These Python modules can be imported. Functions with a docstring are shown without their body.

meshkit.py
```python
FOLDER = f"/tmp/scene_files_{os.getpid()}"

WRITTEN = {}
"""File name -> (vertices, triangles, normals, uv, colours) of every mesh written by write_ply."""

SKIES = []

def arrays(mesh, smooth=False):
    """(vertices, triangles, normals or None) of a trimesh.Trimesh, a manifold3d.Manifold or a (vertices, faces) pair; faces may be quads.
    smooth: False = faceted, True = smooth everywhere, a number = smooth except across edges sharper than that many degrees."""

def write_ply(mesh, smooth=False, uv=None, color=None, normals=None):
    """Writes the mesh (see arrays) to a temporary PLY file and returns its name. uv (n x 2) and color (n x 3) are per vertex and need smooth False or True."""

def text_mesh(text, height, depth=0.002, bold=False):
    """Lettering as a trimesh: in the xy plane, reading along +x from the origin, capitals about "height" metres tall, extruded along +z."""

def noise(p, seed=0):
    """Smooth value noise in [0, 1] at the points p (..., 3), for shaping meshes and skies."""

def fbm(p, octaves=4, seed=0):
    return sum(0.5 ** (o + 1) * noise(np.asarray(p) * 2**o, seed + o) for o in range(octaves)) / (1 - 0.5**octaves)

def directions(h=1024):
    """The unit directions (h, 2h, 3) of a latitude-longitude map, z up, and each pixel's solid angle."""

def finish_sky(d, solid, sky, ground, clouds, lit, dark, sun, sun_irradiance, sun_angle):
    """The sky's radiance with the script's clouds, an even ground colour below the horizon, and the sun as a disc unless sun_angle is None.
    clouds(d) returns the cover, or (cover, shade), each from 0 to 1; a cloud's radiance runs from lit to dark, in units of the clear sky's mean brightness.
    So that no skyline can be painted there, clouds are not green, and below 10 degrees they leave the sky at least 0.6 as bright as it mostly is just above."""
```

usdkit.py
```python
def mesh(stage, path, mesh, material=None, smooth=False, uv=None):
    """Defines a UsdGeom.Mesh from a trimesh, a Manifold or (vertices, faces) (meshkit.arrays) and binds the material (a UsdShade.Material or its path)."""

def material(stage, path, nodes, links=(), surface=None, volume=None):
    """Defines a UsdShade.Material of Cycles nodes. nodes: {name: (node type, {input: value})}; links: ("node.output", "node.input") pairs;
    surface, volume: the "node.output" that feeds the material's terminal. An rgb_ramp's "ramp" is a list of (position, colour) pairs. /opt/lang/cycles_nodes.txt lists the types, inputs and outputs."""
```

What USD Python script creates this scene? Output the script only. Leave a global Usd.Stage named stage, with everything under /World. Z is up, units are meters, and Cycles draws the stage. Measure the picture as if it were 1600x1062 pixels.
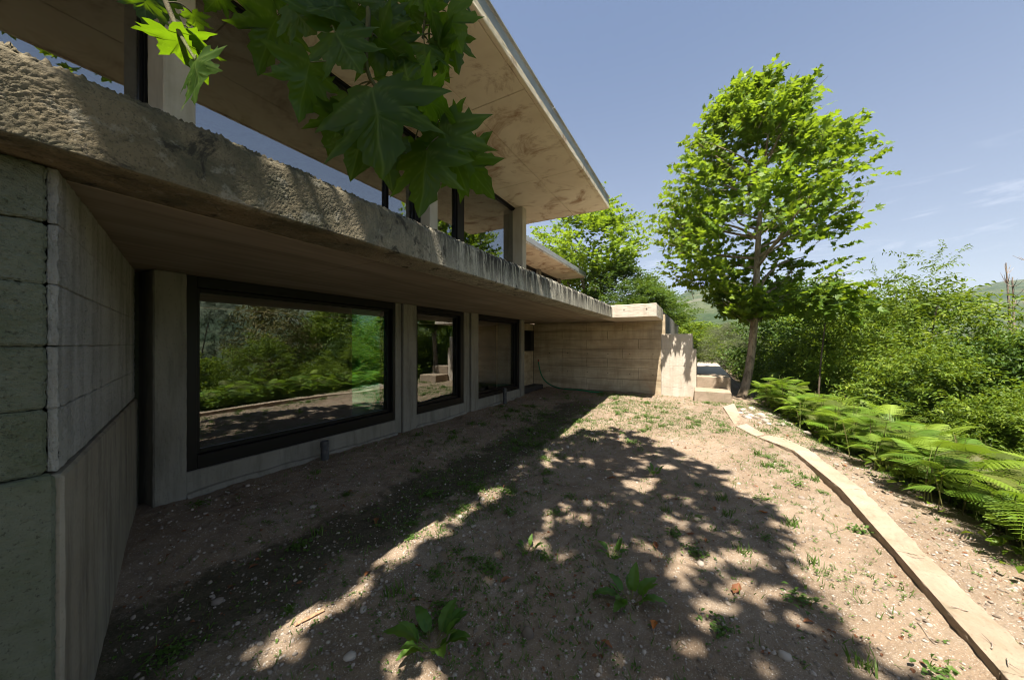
import math, numpy as np, trimesh, usdkit, meshkit
from pxr import Usd, UsdGeom, UsdLux, UsdShade, Gf, Sdf, Vt
from shapely.geometry import Polygon, Point
stage = Usd.Stage.CreateInMemory()
UsdGeom.SetStageUpAxis(stage, 'Z'); UsdGeom.SetStageMetersPerUnit(stage, 1.0)
world = UsdGeom.Xform.Define(stage, '/World')
# ------------------------------------------------------------------ camera
EYE = 1.62; TH = math.radians(28.716); S, C = math.sin(TH), math.cos(TH)
EXPOSURE = 1.74; SUN_I = 1.25; SKY_S = 0.05; HAZE = 0.00009
cam = UsdGeom.Camera.Define(stage, '/World/camera')
cam.CreateHorizontalApertureAttr(36.0); cam.CreateVerticalApertureAttr(36.0*679/1024)
cam.CreateFocalLengthAttr(36.0*533/1600); cam.CreateVerticalApertureOffsetAttr(0.135)
cam.CreateClippingRangeAttr(Gf.Vec2f(0.05, 20000)); cam.CreateExposureAttr(EXPOSURE)
m4 = Gf.Matrix4d(1); m4.SetLookAt(Gf.Vec3d(0, 0, EYE), Gf.Vec3d(-S, C, EYE), Gf.Vec3d(0, 0, 1))
UsdGeom.Xformable(cam).AddTransformOp().Set(m4.GetInverse())
# ------------------------------------------------------------------ sky and sun
SUN = np.array([0.10, -0.40, 1.0]); SUN /= np.linalg.norm(SUN)
el, rot = math.asin(SUN[2]), math.atan2(SUN[0], SUN[1])
usdkit.material(stage, '/World/Looks/sky_air', {
    'tc': ('geometry', {}), 'sky': ('sky_texture', dict(sky_type='single_scattering', sun_disc=False, sun_elevation=el, sun_rotation=rot, altitude=300.0, air_density=1.0, aerosol_density=0.7, ozone_density=1.6)),
    'mp': ('mapping', dict(scale=(2.2, 2.2, 14.0), rotation=(0.0, 0.12, 0.0))), 'n': ('noise_texture', dict(scale=2.6, detail=6.0, roughness=0.6, distortion=0.6)),
    'r': ('rgb_ramp', {'ramp': [(0.56, (0, 0, 0)), (0.76, (1, 1, 1))]}),
    'sx': ('separate_xyz', {}), 'lo': ('map_range', dict(from_min=0.06, from_max=0.2, to_min=0.0, to_max=1.0, clamp=True)), 'hi': ('map_range', dict(from_min=0.24, from_max=0.36, to_min=1.0, to_max=0.0, clamp=True)),
    'm1': ('math', dict(math_type='multiply')), 'm2': ('math', dict(math_type='multiply')), 'm3': ('math', dict(math_type='multiply', value2=0.34)),
    'el': ('map_range', dict(range_type='smoothstep', from_min=-0.05, from_max=0.75, to_min=0.55, to_max=0.03, clamp=True)), 'pale': ('mix', dict(mix_type='mix', color2=(2.7, 2.72, 2.95))),
    'mix': ('mix', dict(mix_type='mix', color2=(8.5, 8.6, 9.2))), 'bg': ('background_shader', dict(strength=SKY_S))},
    [('tc.position', 'mp.vector'), ('mp.vector', 'n.vector'), ('n.fac', 'r.fac'), ('tc.position', 'sx.vector'), ('sx.z', 'lo.value'), ('sx.z', 'hi.value'), ('lo.result', 'm1.value1'), ('hi.result', 'm1.value2'),
     ('m1.value', 'm2.value1'), ('r.color', 'm2.value2'), ('m2.value', 'm3.value1'), ('m3.value', 'mix.fac'), ('sx.z', 'el.value'), ('el.result', 'pale.fac'), ('sky.color', 'pale.color1'), ('pale.color', 'mix.color1'), ('mix.color', 'bg.color')], surface='bg.background')
dome = UsdLux.DomeLight.Define(stage, '/World/sky')
UsdShade.MaterialBindingAPI.Apply(dome.GetPrim()).Bind(UsdShade.Material.Get(stage, '/World/Looks/sky_air'))
dome.GetPrim().SetCustomDataByKey('kind', 'structure')
sun = UsdLux.DistantLight.Define(stage, '/World/sun')
sun.CreateNormalizeAttr(True); sun.CreateIntensityAttr(SUN_I); sun.CreateAngleAttr(0.53); sun.CreateColorAttr(Gf.Vec3f(1.0, 0.93, 0.82))
ms = Gf.Matrix4d(1); ms.SetLookAt(Gf.Vec3d(0, 0, 0), Gf.Vec3d(*(-SUN)), Gf.Vec3d(0, 1, 0))
UsdGeom.Xformable(sun).AddTransformOp().Set(ms.GetInverse())

# ------------------------------------------------------------------ helpers: prims
taken = {}
def numbered(parent, name):
    k = taken.get((parent, name), 0); taken[(parent, name)] = k+1
    return f'{parent}/{name}' if k == 0 else f'{parent}/{name}_{k:03d}'
def path_of(p): return '/World' if p is None else str(p.GetPath())
def tag(prim, label=None, cat=None, group=None, kind=None):
    for k, v in (('label', label), ('category', cat), ('group', group), ('kind', kind)):
        if v: prim.SetCustomDataByKey(k, v)
    return prim
def obj(name, mesh, mat, parent=None, smooth=False, tint=None, **kw):
    p = numbered(path_of(parent), name)
    g = usdkit.mesh(stage, p, mesh, '/World/Looks/'+mat if isinstance(mat, str) else mat, smooth)
    g.CreateDoubleSidedAttr(True)
    for key, val in (('tint', tint), ('vein', kw.pop('vein', None))):
        if val is not None:
            UsdGeom.PrimvarsAPI(g).CreatePrimvar(key, Sdf.ValueTypeNames.FloatArray, 'vertex').Set(Vt.FloatArray.FromNumpy(np.asarray(val, np.float32)))
    return tag(g.GetPrim(), **kw)
def thing(name, label, cat, loc=(0, 0, 0), rz=0, sc=1.0, group=None, ref=None):
    x = UsdGeom.Xform.Define(stage, numbered('/World', name))
    if ref is not None:
        x.GetPrim().GetReferences().AddInternalReference(ref.GetPath()); x.GetPrim().SetInstanceable(True)
    place(x, loc, rz, sc)
    return tag(x.GetPrim(), label, cat, group)
def place(x, loc, rz=0, sc=1.0):
    x = UsdGeom.Xformable(x); x.ClearXformOpOrder()
    get = lambda n, add: add() if not x.GetPrim().HasAttribute(n) else UsdGeom.XformOp(x.GetPrim().GetAttribute(n))
    t = get('xformOp:translate', x.AddTranslateOp); r = get('xformOp:rotateZ', x.AddRotateZOp); s = get('xformOp:scale', x.AddScaleOp)
    t.Set(Gf.Vec3d(*map(float, loc))); r.Set(math.degrees(rz)); s.Set(Gf.Vec3f(*(np.ones(3)*np.asarray(sc)).tolist()))
    x.SetXformOpOrder([t, r, s])
def struct(name, mesh, mat, smooth=False): return obj(name, mesh, mat, None, smooth, kind='structure')
def stuff(name, mesh, mat, label, cat, tint=None): return obj(name, mesh, mat, None, False, tint, label=label, cat=cat, kind='stuff')

# ------------------------------------------------------------------ helpers: meshes
def _tmpl():
    sg = np.array([[x, y, z] for x in (-1, 1) for y in (-1, 1) for z in (-1, 1)], float)
    full, inset = [], []
    for c in sg:
        for k in range(3):
            i = np.ones(3); i[k] = 0; full.append(c); inset.append(-c*i)
    full, inset = np.array(full), np.array(inset)
    h = trimesh.convex.convex_hull(trimesh.points.PointCloud(full+0.2*inset))
    idx = [int(np.argmin(np.linalg.norm(full+0.2*inset-v, axis=1))) for v in h.vertices]
    return full[idx], inset[idx], np.array(h.faces)
TF, TI, TT = _tmpl()
def box(x0, x1, y0, y1, z0, z1, b=0.006):
    c = np.array([x0+x1, y0+y1, z0+z1])/2; h = np.abs(np.array([x1-x0, y1-y0, z1-z0]))/2
    b = min(b, 0.45*h.min())
    return trimesh.Trimesh(c+TF*h+TI*b, TT, process=False)
def cat(ms): return trimesh.util.concatenate(ms)
def prism(poly, z0, z1):
    m = trimesh.creation.extrude_polygon(Polygon(poly), z1-z0, engine='earcut'); m.apply_translation((0, 0, z0)); return m
def fb(v, scale, octv=4, seed=0): return meshkit.fbm(np.asarray(v)*scale, octv, seed)-0.5
def rough(m, step, amp, scale=14, seed=0):
    v, f = trimesh.remesh.subdivide_to_size(np.asarray(m.vertices), np.asarray(m.faces), step)
    m = trimesh.Trimesh(v, f, process=True); m.merge_vertices()
    n = np.array(m.vertex_normals); v = np.array(m.vertices)
    return trimesh.Trimesh(v+n*(amp*(1.6*fb(v, scale, 3, seed)+1.0*fb(v, scale*5, 2, seed+9)))[:, None], m.faces, process=False)
def orient(m, P0, e):
    """local x along e (unit 2d), local y = left of e, at P0"""
    v = np.array(m.vertices); e = np.asarray(e, float)
    w = np.stack([P0[0]+v[:, 0]*e[0]-v[:, 1]*e[1], P0[1]+v[:, 0]*e[1]+v[:, 1]*e[0], v[:, 2]], 1)
    return trimesh.Trimesh(w, m.faces, process=False)
def tube(pts, rad, sides=6, caps=True):
    p = np.asarray(pts, float); n = len(p); rad = np.broadcast_to(np.asarray(rad, float), (n,))
    t = np.gradient(p, axis=0); t /= np.linalg.norm(t, axis=1, keepdims=True)+1e-12
    ref = np.where(np.abs(t[:, 2:]) < 0.9, [[0, 0, 1.0]], [[1.0, 0, 0]])
    a = np.cross(t, ref); a /= np.linalg.norm(a, axis=1, keepdims=True)+1e-12
    for i in range(1, n):
        q = a[i-1]-t[i]*np.dot(a[i-1], t[i]); L = np.linalg.norm(q)
        if L > 1e-6: a[i] = q/L
    b = np.cross(t, a); g = np.arange(sides)*2*np.pi/sides
    v = p[:, None]+rad[:, None, None]*(np.cos(g)[None, :, None]*a[:, None]+np.sin(g)[None, :, None]*b[:, None])
    i, j = np.meshgrid(np.arange(n-1), np.arange(sides), indexing='ij')
    q = np.stack([i*sides+j, i*sides+(j+1) % sides, (i+1)*sides+(j+1) % sides, (i+1)*sides+j], -1).reshape(-1, 4)
    f = np.vstack([q[:, [0, 1, 2]], q[:, [0, 2, 3]]]); v = v.reshape(-1, 3)
    if caps:
        v = np.vstack([v, p[0], p[-1]]); k = np.arange(sides); kk = (k+1) % sides
        f = np.vstack([f, np.stack([np.full(sides, n*sides), kk, k], 1), np.stack([np.full(sides, n*sides+1), (n-1)*sides+k, (n-1)*sides+kk], 1)])
    return trimesh.Trimesh(v, f, process=False)
def spline(pts, n):
    p = np.asarray(pts, float); k = np.linspace(0, len(p)-1, n); out = []
    from scipy.interpolate import CubicSpline
    return CubicSpline(np.arange(len(p)), p, bc_type='natural')(k)
def nz(v): return v/(np.linalg.norm(v, axis=-1, keepdims=True)+1e-12)

# ------------------------------------------------------------------ materials
class G:
    def __init__(s): s.n, s.l, s.k = {}, [], 0
    def add(s, kind, **kw):
        s.k += 1; nm = f'{kind}_{s.k}'; vals = {}
        for k, v in kw.items():
            if isinstance(v, str) and '.' in v: s.l.append((v, f'{nm}.{k}'))
            else: vals[k] = v
        s.n[nm] = (kind, vals); return nm
    def pos(s): return s.add('geometry')+'.position'
    def noise(s, scale, vec=None, detail=4.0, rough=0.55, dist=0.0, stretch=None, loc=(0, 0, 0)):
        vec = vec or s.pos()
        if stretch: vec = s.add('mapping', vector=vec, scale=stretch, location=loc)+'.vector'
        return s.add('noise_texture', vector=vec, scale=float(scale), detail=float(detail), roughness=rough, distortion=dist)+'.fac'
    def vor(s, scale, feature='f1', out='distance', vec=None): return s.add('voronoi_texture', vector=vec or s.pos(), scale=float(scale), feature=feature)+'.'+out
    def ramp(s, fac, stops): return s.add('rgb_ramp', fac=fac, ramp=stops)+'.color'
    def gray(s, fac, a, b): return s.ramp(fac, [(a, (0, 0, 0)), (b, (1, 1, 1))])
    def mix(s, fac, a, b, t='mix'): return s.add('mix', mix_type=t, fac=fac, color1=a, color2=b)+'.color'
    def math(s, t, a, b=0.0): return s.add('math', math_type=t, value1=a, value2=b)+'.value'
    def bump(s, h, strength=0.5, dist=0.01, normal=None):
        kw = dict(height=h, strength=strength, distance=dist)
        if normal: kw['normal'] = normal
        return s.add('bump', **kw)+'.normal'
    def done(s, name, surf=None, vol=None): return usdkit.material(stage, '/World/Looks/'+name, s.n, s.l, surface=surf, volume=vol)
def solid(g, name, color, rough=0.85, normal=None, spec=0.3, **kw):
    k = dict(base_color=color, roughness=rough, specular_ior_level=spec, **kw)
    if normal: k['normal'] = normal
    return g.done(name, g.add('principled_bsdf', **k)+'.BSDF')

def concrete(name, base, dark, warm, streak=0.5, speck=0.3, bump=0.35, moss=0.0, grain=None, rust=0.0, pores=0.4):
    g = G(); p = g.pos()
    col = g.mix(g.gray(g.noise(0.9, p, 6, 0.65, 0.4), 0.35, 0.7), base, warm)
    if grain: col = g.mix(g.math('multiply', g.gray(g.noise(1.0, p, 6, 0.6, 0.3, stretch=grain), 0.42, 0.66), 0.7), col, dark)
    if streak: col = g.mix(g.math('multiply', g.gray(g.noise(1.0, p, 5, 0.65, 0.0, stretch=(7, 7, 0.9)), 0.47, 0.68), streak), col, dark)
    if rust: col = g.mix(g.math('multiply', g.gray(g.noise(1.15, p, 7, 0.7, 1.2), 0.5, 0.66), rust), col, (0.25, 0.12, 0.05))
    if moss: col = g.mix(g.math('multiply', g.gray(g.noise(3.1, p, 6, 0.7, 0.4, loc=(3, 1, 7), stretch=(1, 1, 1)), 0.45, 0.62), moss), col, (0.07, 0.085, 0.035))
    if speck: col = g.mix(g.math('multiply', g.gray(g.noise(55, p, 3, 0.7), 0.58, 0.72), speck), col, dark)
    h = g.math('add', g.math('multiply', g.noise(160, p, 3, 0.7), 0.5), g.noise(30, p, 6, 0.7))
    if pores: h = g.math('subtract', h, g.math('multiply', g.ramp(g.vor(38), [(0.0, (1, 1, 1)), (0.11, (0, 0, 0))]), pores))
    return solid(g, name, col, 0.88, g.bump(h, bump, 0.012), 0.25)
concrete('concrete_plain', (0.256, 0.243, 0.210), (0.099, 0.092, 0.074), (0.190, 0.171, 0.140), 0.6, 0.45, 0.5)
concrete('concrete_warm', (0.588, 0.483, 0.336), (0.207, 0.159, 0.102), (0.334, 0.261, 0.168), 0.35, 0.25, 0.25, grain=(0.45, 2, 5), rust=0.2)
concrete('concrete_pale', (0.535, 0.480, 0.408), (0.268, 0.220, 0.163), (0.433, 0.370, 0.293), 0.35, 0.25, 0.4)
concrete('concrete_kerb', (0.360, 0.280, 0.209), (0.144, 0.110, 0.079), (0.252, 0.192, 0.135), 0.0, 0.6, bump=0.9, moss=0.25)
concrete('concrete_soffit', (0.297, 0.255, 0.200), (0.155, 0.124, 0.090), (0.225, 0.184, 0.135), 0.0, 0.2, 0.2, grain=(7, 0.5, 7))
concrete('concrete_roof', (0.74, 0.645, 0.505), (0.34, 0.265, 0.19), (0.62, 0.515, 0.385), 0.0, 0.12, 0.2, rust=0.8, pores=0.12)
concrete('concrete_base', (0.258, 0.233, 0.177), (0.107, 0.092, 0.070), (0.198, 0.168, 0.122), 0.85, 0.4, 0.5)
concrete('concrete_render', (0.360, 0.349, 0.317), (0.113, 0.110, 0.095), (0.237, 0.227, 0.199), 0.6, 0.75, 0.9, moss=0.12)
concrete('concrete_block', (0.149, 0.159, 0.115), (0.038, 0.039, 0.027), (0.110, 0.117, 0.081), 0.0, 0.85, 1.0, moss=0.5, pores=0.9)
# weathered slab edge: lichen, black runs from the top, mossy film
g = G(); p = g.pos(); sx = g.add('separate_xyz', vector=p)
up = g.add('map_range', value=sx+'.z', from_min=2.36, from_max=2.72, to_min=0.0, to_max=1.0, clamp=True)+'.result'
col = g.mix(g.gray(g.noise(1.6, p, 6, 0.65, 0.4), 0.35, 0.68), (0.48, 0.455, 0.37), (0.26, 0.24, 0.18))
near = g.add('map_range', value=sx+'.y', from_min=1.4, from_max=3.4, to_min=1.0, to_max=0.0, clamp=True)+'.result'
col = g.mix(g.math('multiply', near, 0.9), col, g.mix(g.gray(g.noise(2.6, p, 6, 0.7, 0.6), 0.42, 0.6), (0.165, 0.128, 0.072), (0.055, 0.050, 0.025)))
far_ = g.math('subtract', 1.15, near)
run = g.math('multiply', g.gray(g.noise(1.0, p, 6, 0.75, 0.25, stretch=(14, 14, 1.6)), 0.42, 0.53), g.math('add', g.math('multiply', up, 0.9), 0.30))
col = g.mix(g.math('multiply', g.math('multiply', run, far_), 0.9), col, (0.030, 0.028, 0.024))
col = g.mix(g.math('multiply', g.gray(g.noise(6.0, p, 6, 0.75, 0.6, stretch=(1, 1, 0.7)), 0.56, 0.63), 0.85), col, (0.028, 0.027, 0.022))
col = g.mix(g.math('multiply', g.gray(g.noise(9.0, p, 5, 0.7, 0.3), 0.57, 0.66), 0.28), col, (0.42, 0.40, 0.335))
topd = g.math('multiply', g.gray(g.math('add', up, g.math('multiply', g.noise(9, p, 4, 0.7), 0.45)), 0.98, 1.14), 0.9)
col = g.mix(topd, col, (0.038, 0.034, 0.026))
col = g.mix(g.math('multiply', g.gray(g.noise(80, p, 3, 0.75), 0.53, 0.66), 0.6), col, (0.040, 0.037, 0.028))
h = g.math('add', g.noise(30, p, 6, 0.7), g.math('multiply', g.noise(190, p, 3, 0.7), 0.5))
solid(g, 'concrete_weathered', col, 0.9, g.bump(h, 0.8, 0.012), 0.2)
# soil
g = G(); p = g.pos(); sx = g.add('separate_xyz', vector=p)
col = g.mix(g.gray(g.noise(0.8, p, 7, 0.65, 0.5), 0.36, 0.66), (0.255, 0.188, 0.128), (0.165, 0.116, 0.077))
gv = g.math('multiply', g.gray(g.noise(2.3, p, 5, 0.65, 0.4), 0.45, 0.62), 0.6)
col = g.mix(gv, col, (0.28, 0.222, 0.165))
dk = g.math('multiply', g.gray(g.noise(5.5, p, 6, 0.7, 0.3), 0.50, 0.70), 0.45)
col = g.mix(dk, col, (0.095, 0.068, 0.048))
col = g.mix(g.math('multiply', g.gray(g.noise(210, p, 3, 0.7), 0.46, 0.64), 0.6), col, (0.06, 0.044, 0.031))
for sc_, lo_, amt in ((130, 0.45, 0.9), (62, 0.76, 0.95)):
    peb = g.ramp(g.vor(sc_), [(0.0, (1, 1, 1)), (0.27, (1, 1, 1)), (0.36, (0, 0, 0))])
    has = g.add('separate_xyz', vector=g.vor(sc_, out='color'))
    on = g.math('multiply', g.math('multiply', peb, g.gray(has+'.x', lo_, lo_+0.03)), amt)
    pc = g.ramp(has+'.y', [(0.1, (0.13, 0.10, 0.075)), (0.5, (0.30, 0.25, 0.195)), (0.9, (0.46, 0.41, 0.35))])
    col = g.mix(on, col, pc)
weed_shade_band = g.math('subtract', 1.0, g.math('absolute', g.math('multiply', g.math('add', sx+'.x', 2.95), 1.55)))  # weedy earth along the eaves, its colour also darkened for the house shade
wn = g.gray(g.math('add', weed_shade_band, g.math('multiply', g.math('subtract', g.noise(1.5, p, 6, 0.7, 0.4), 0.5), 2.2)), 0.30, 0.55)
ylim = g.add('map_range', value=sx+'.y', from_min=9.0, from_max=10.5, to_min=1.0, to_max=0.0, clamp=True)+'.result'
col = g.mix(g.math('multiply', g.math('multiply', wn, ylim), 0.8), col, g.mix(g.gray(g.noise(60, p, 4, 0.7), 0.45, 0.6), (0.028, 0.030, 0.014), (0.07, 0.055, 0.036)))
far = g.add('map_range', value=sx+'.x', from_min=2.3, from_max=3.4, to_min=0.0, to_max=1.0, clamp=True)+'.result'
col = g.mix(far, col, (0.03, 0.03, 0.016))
h = g.math('add', g.noise(45, p, 5, 0.7), g.math('multiply', g.ramp(g.vor(120), [(0.0, (1, 1, 1)), (0.36, (0, 0, 0))]), 0.6))
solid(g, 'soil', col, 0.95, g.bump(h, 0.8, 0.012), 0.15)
def leafmat(name, c, tr, tfac=0.38, rough=0.42, vein=False, vary=False):
    g = G(); t = g.add('attribute', attribute='tint')+'.fac'
    col = g.ramp(t, [(0.0, c[0]), (0.55, c[1]), (1.0, c[2])])
    if vein: col = g.mix(g.add('attribute', attribute='vein')+'.fac', col, (0.10, 0.15, 0.035))
    if vein: col = g.mix(g.math('multiply', g.gray(g.noise(28, g.pos(), 5, 0.7, 0.5), 0.60, 0.72), 0.55), col, (0.075, 0.055, 0.018))
    if vary: col = g.mix(g.math('multiply', g.add('object_info')+'.random', 0.55), col, (0.03, 0.06, 0.006))
    tcol = g.ramp(t, [(0.0, tuple(0.75*x for x in tr)), (1.0, tr)])
    a = g.add('principled_bsdf', base_color=col, roughness=rough, specular_ior_level=0.28)+'.BSDF'
    b = g.add('translucent_bsdf', color=tcol)+'.BSDF'
    return g.done(name, g.add('mix_closure', fac=tfac, closure1=a, closure2=b)+'.closure')
leafmat('leaf_plane', [(0.042, 0.085, 0.006), (0.090, 0.165, 0.010), (0.19, 0.27, 0.024)], (0.30, 0.42, 0.02), 0.43, 0.5)
leafmat('leaf_near', [(0.013, 0.036, 0.004), (0.021, 0.052, 0.006), (0.036, 0.075, 0.008)], (0.19, 0.34, 0.006), 0.42, 0.45, vein=True)
leafmat('leaf_hazel', [(0.035, 0.070, 0.005), (0.092, 0.155, 0.010), (0.22, 0.275, 0.03)], (0.27, 0.36, 0.018), 0.36, 0.5)
leafmat('leaf_dark', [(0.022, 0.050, 0.007), (0.046, 0.094, 0.011), (0.10, 0.155, 0.02)], (0.16, 0.25, 0.018), 0.30, 0.5)
leafmat('leaf_olive', [(0.080, 0.092, 0.048), (0.128, 0.144, 0.080), (0.192, 0.200, 0.120)], (0.160, 0.192, 0.064), 0.2, 0.6)
leafmat('leaf_tan', [(0.072, 0.080, 0.024), (0.136, 0.128, 0.040), (0.208, 0.160, 0.064)], (0.240, 0.240, 0.048), 0.25, 0.55)
leafmat('leaf_pine', [(0.014, 0.028, 0.011), (0.022, 0.040, 0.016), (0.040, 0.056, 0.024)], (0.048, 0.080, 0.016), 0.12, 0.6)
leafmat('leaf_fern', [(0.105, 0.095, 0.022), (0.095, 0.185, 0.013), (0.21, 0.28, 0.03)], (0.25, 0.38, 0.025), 0.36, 0.55, vary=True)
leafmat('leaf_dock', [(0.036, 0.088, 0.016), (0.060, 0.136, 0.022), (0.096, 0.176, 0.028)], (0.192, 0.360, 0.024), 0.35, 0.5, vein=True)
leafmat('leaf_weed', [(0.040, 0.088, 0.014), (0.068, 0.128, 0.020), (0.120, 0.168, 0.040)], (0.160, 0.280, 0.032), 0.3, 0.6)
leafmat('leaf_fallen', [(0.112, 0.048, 0.024), (0.208, 0.080, 0.032), (0.416, 0.128, 0.024)], (0.320, 0.112, 0.016), 0.15, 0.7)
def bark(name, a, b):
    g = G(); p = g.pos(); col = g.mix(g.gray(g.noise(1.0, p, 5, 0.65, 0.3, stretch=(9, 9, 3.5)), 0.42, 0.6), a, b)
    solid(g, name, col, 0.85, g.bump(g.noise(1.0, p, 5, 0.7, stretch=(40, 40, 14)), 0.6, 0.02), 0.2)
bark('bark_plane', (0.33, 0.26, 0.19), (0.15, 0.115, 0.08)); bark('bark_dark', (0.12, 0.09, 0.065), (0.06, 0.045, 0.032)); bark('bark_dead', (0.30, 0.24, 0.19), (0.15, 0.115, 0.09))
bark('twig_green', (0.10, 0.11, 0.04), (0.07, 0.06, 0.03)); bark('stem_fern', (0.16, 0.20, 0.05), (0.12, 0.09, 0.04))
g = G(); solid(g, 'frame_black', (0.007, 0.006, 0.006), 0.45, None, 0.25)
g = G(); solid(g, 'interior', (0.055, 0.05, 0.045), 0.9)
g = G(); solid(g, 'hose_green', (0.008, 0.15, 0.06), 0.4)
g = G(); solid(g, 'hose_red', (0.35, 0.04, 0.03), 0.4)
g = G(); solid(g, 'pipe_grey', g.mix(g.gray(g.noise(20), 0.4, 0.7), (0.05, 0.05, 0.055), (0.09, 0.085, 0.085)), 0.5)
g = G(); p = g.pos(); solid(g, 'flashing', g.mix(g.gray(g.noise(1.0, p, 5, 0.6, stretch=(4, 2.2, 5)), 0.35, 0.65), (0.25, 0.265, 0.275), (0.36, 0.37, 0.37)), 0.55, g.bump(g.noise(6), 0.1, 0.01), 0.5)
g = G(); p = g.pos(); solid(g, 'stone', g.mix(g.add('attribute', attribute='tint')+'.fac', (0.13, 0.10, 0.075), (0.37, 0.32, 0.27)), 0.85, g.bump(g.noise(90, p), 0.4, 0.006))
g = G(); p = g.pos(); solid(g, 'wood', g.mix(g.gray(g.noise(60, p), 0.4, 0.65), (0.34, 0.20, 0.11), (0.17, 0.10, 0.06)), 0.85)
g = G(); p = g.pos()
col = g.mix(g.gray(g.noise(0.006, p, 8, 0.7, 0.4), 0.42, 0.6), (0.035, 0.065, 0.022), (0.10, 0.115, 0.055))
col = g.mix(g.math('multiply', g.gray(g.noise(0.06, p, 5, 0.7), 0.45, 0.65), 0.8), col, (0.022, 0.042, 0.014))
col = g.mix(g.math('multiply', g.gray(g.noise(0.004, p, 8, 0.75, 0.2, stretch=(1, 1, 3)), 0.56, 0.66), 0.6), col, (0.20, 0.185, 0.14))
solid(g, 'hill_forest', col, 0.95, g.bump(g.noise(0.07, p, 5, 0.75), 1.0, 12.0), 0.1)
def glass(name, r0, tint, through):
    g = G(); fc = g.math('power', g.add('layer_weight', blend=0.5)+'.facing', 5.0)
    fr = g.math('add', g.math('multiply', fc, 1.0-r0), r0)
    a = g.add('transparent_bsdf', color=through)+'.BSDF'; b = g.add('glossy_bsdf', color=tint, roughness=0.0)+'.BSDF'
    return g.done(name, g.add('mix_closure', fac=fr, closure1=a, closure2=b)+'.closure')
glass('pane_glass', 0.15, (0.95, 0.97, 1.0), (0.85, 0.88, 0.86))
glass('pane_upper', 0.24, (0.93, 0.96, 1.0), (0.6, 0.63, 0.62))
g = G(); _a = g.add('glossy_bsdf', color=(0.42, 0.95, 0.78), roughness=0.03)+'.BSDF'
g.done('pane_teal', g.add('mix_closure', fac=0.55, closure1=_a, closure2=g.add('transparent_bsdf', color=(0.3, 0.8, 0.7))+'.BSDF')+'.closure')
g = G(); g.done('air', vol=g.add('principled_volume', color=(0.80, 0.87, 1.0), density=HAZE, anisotropy=0.2)+'.volume')

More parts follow.
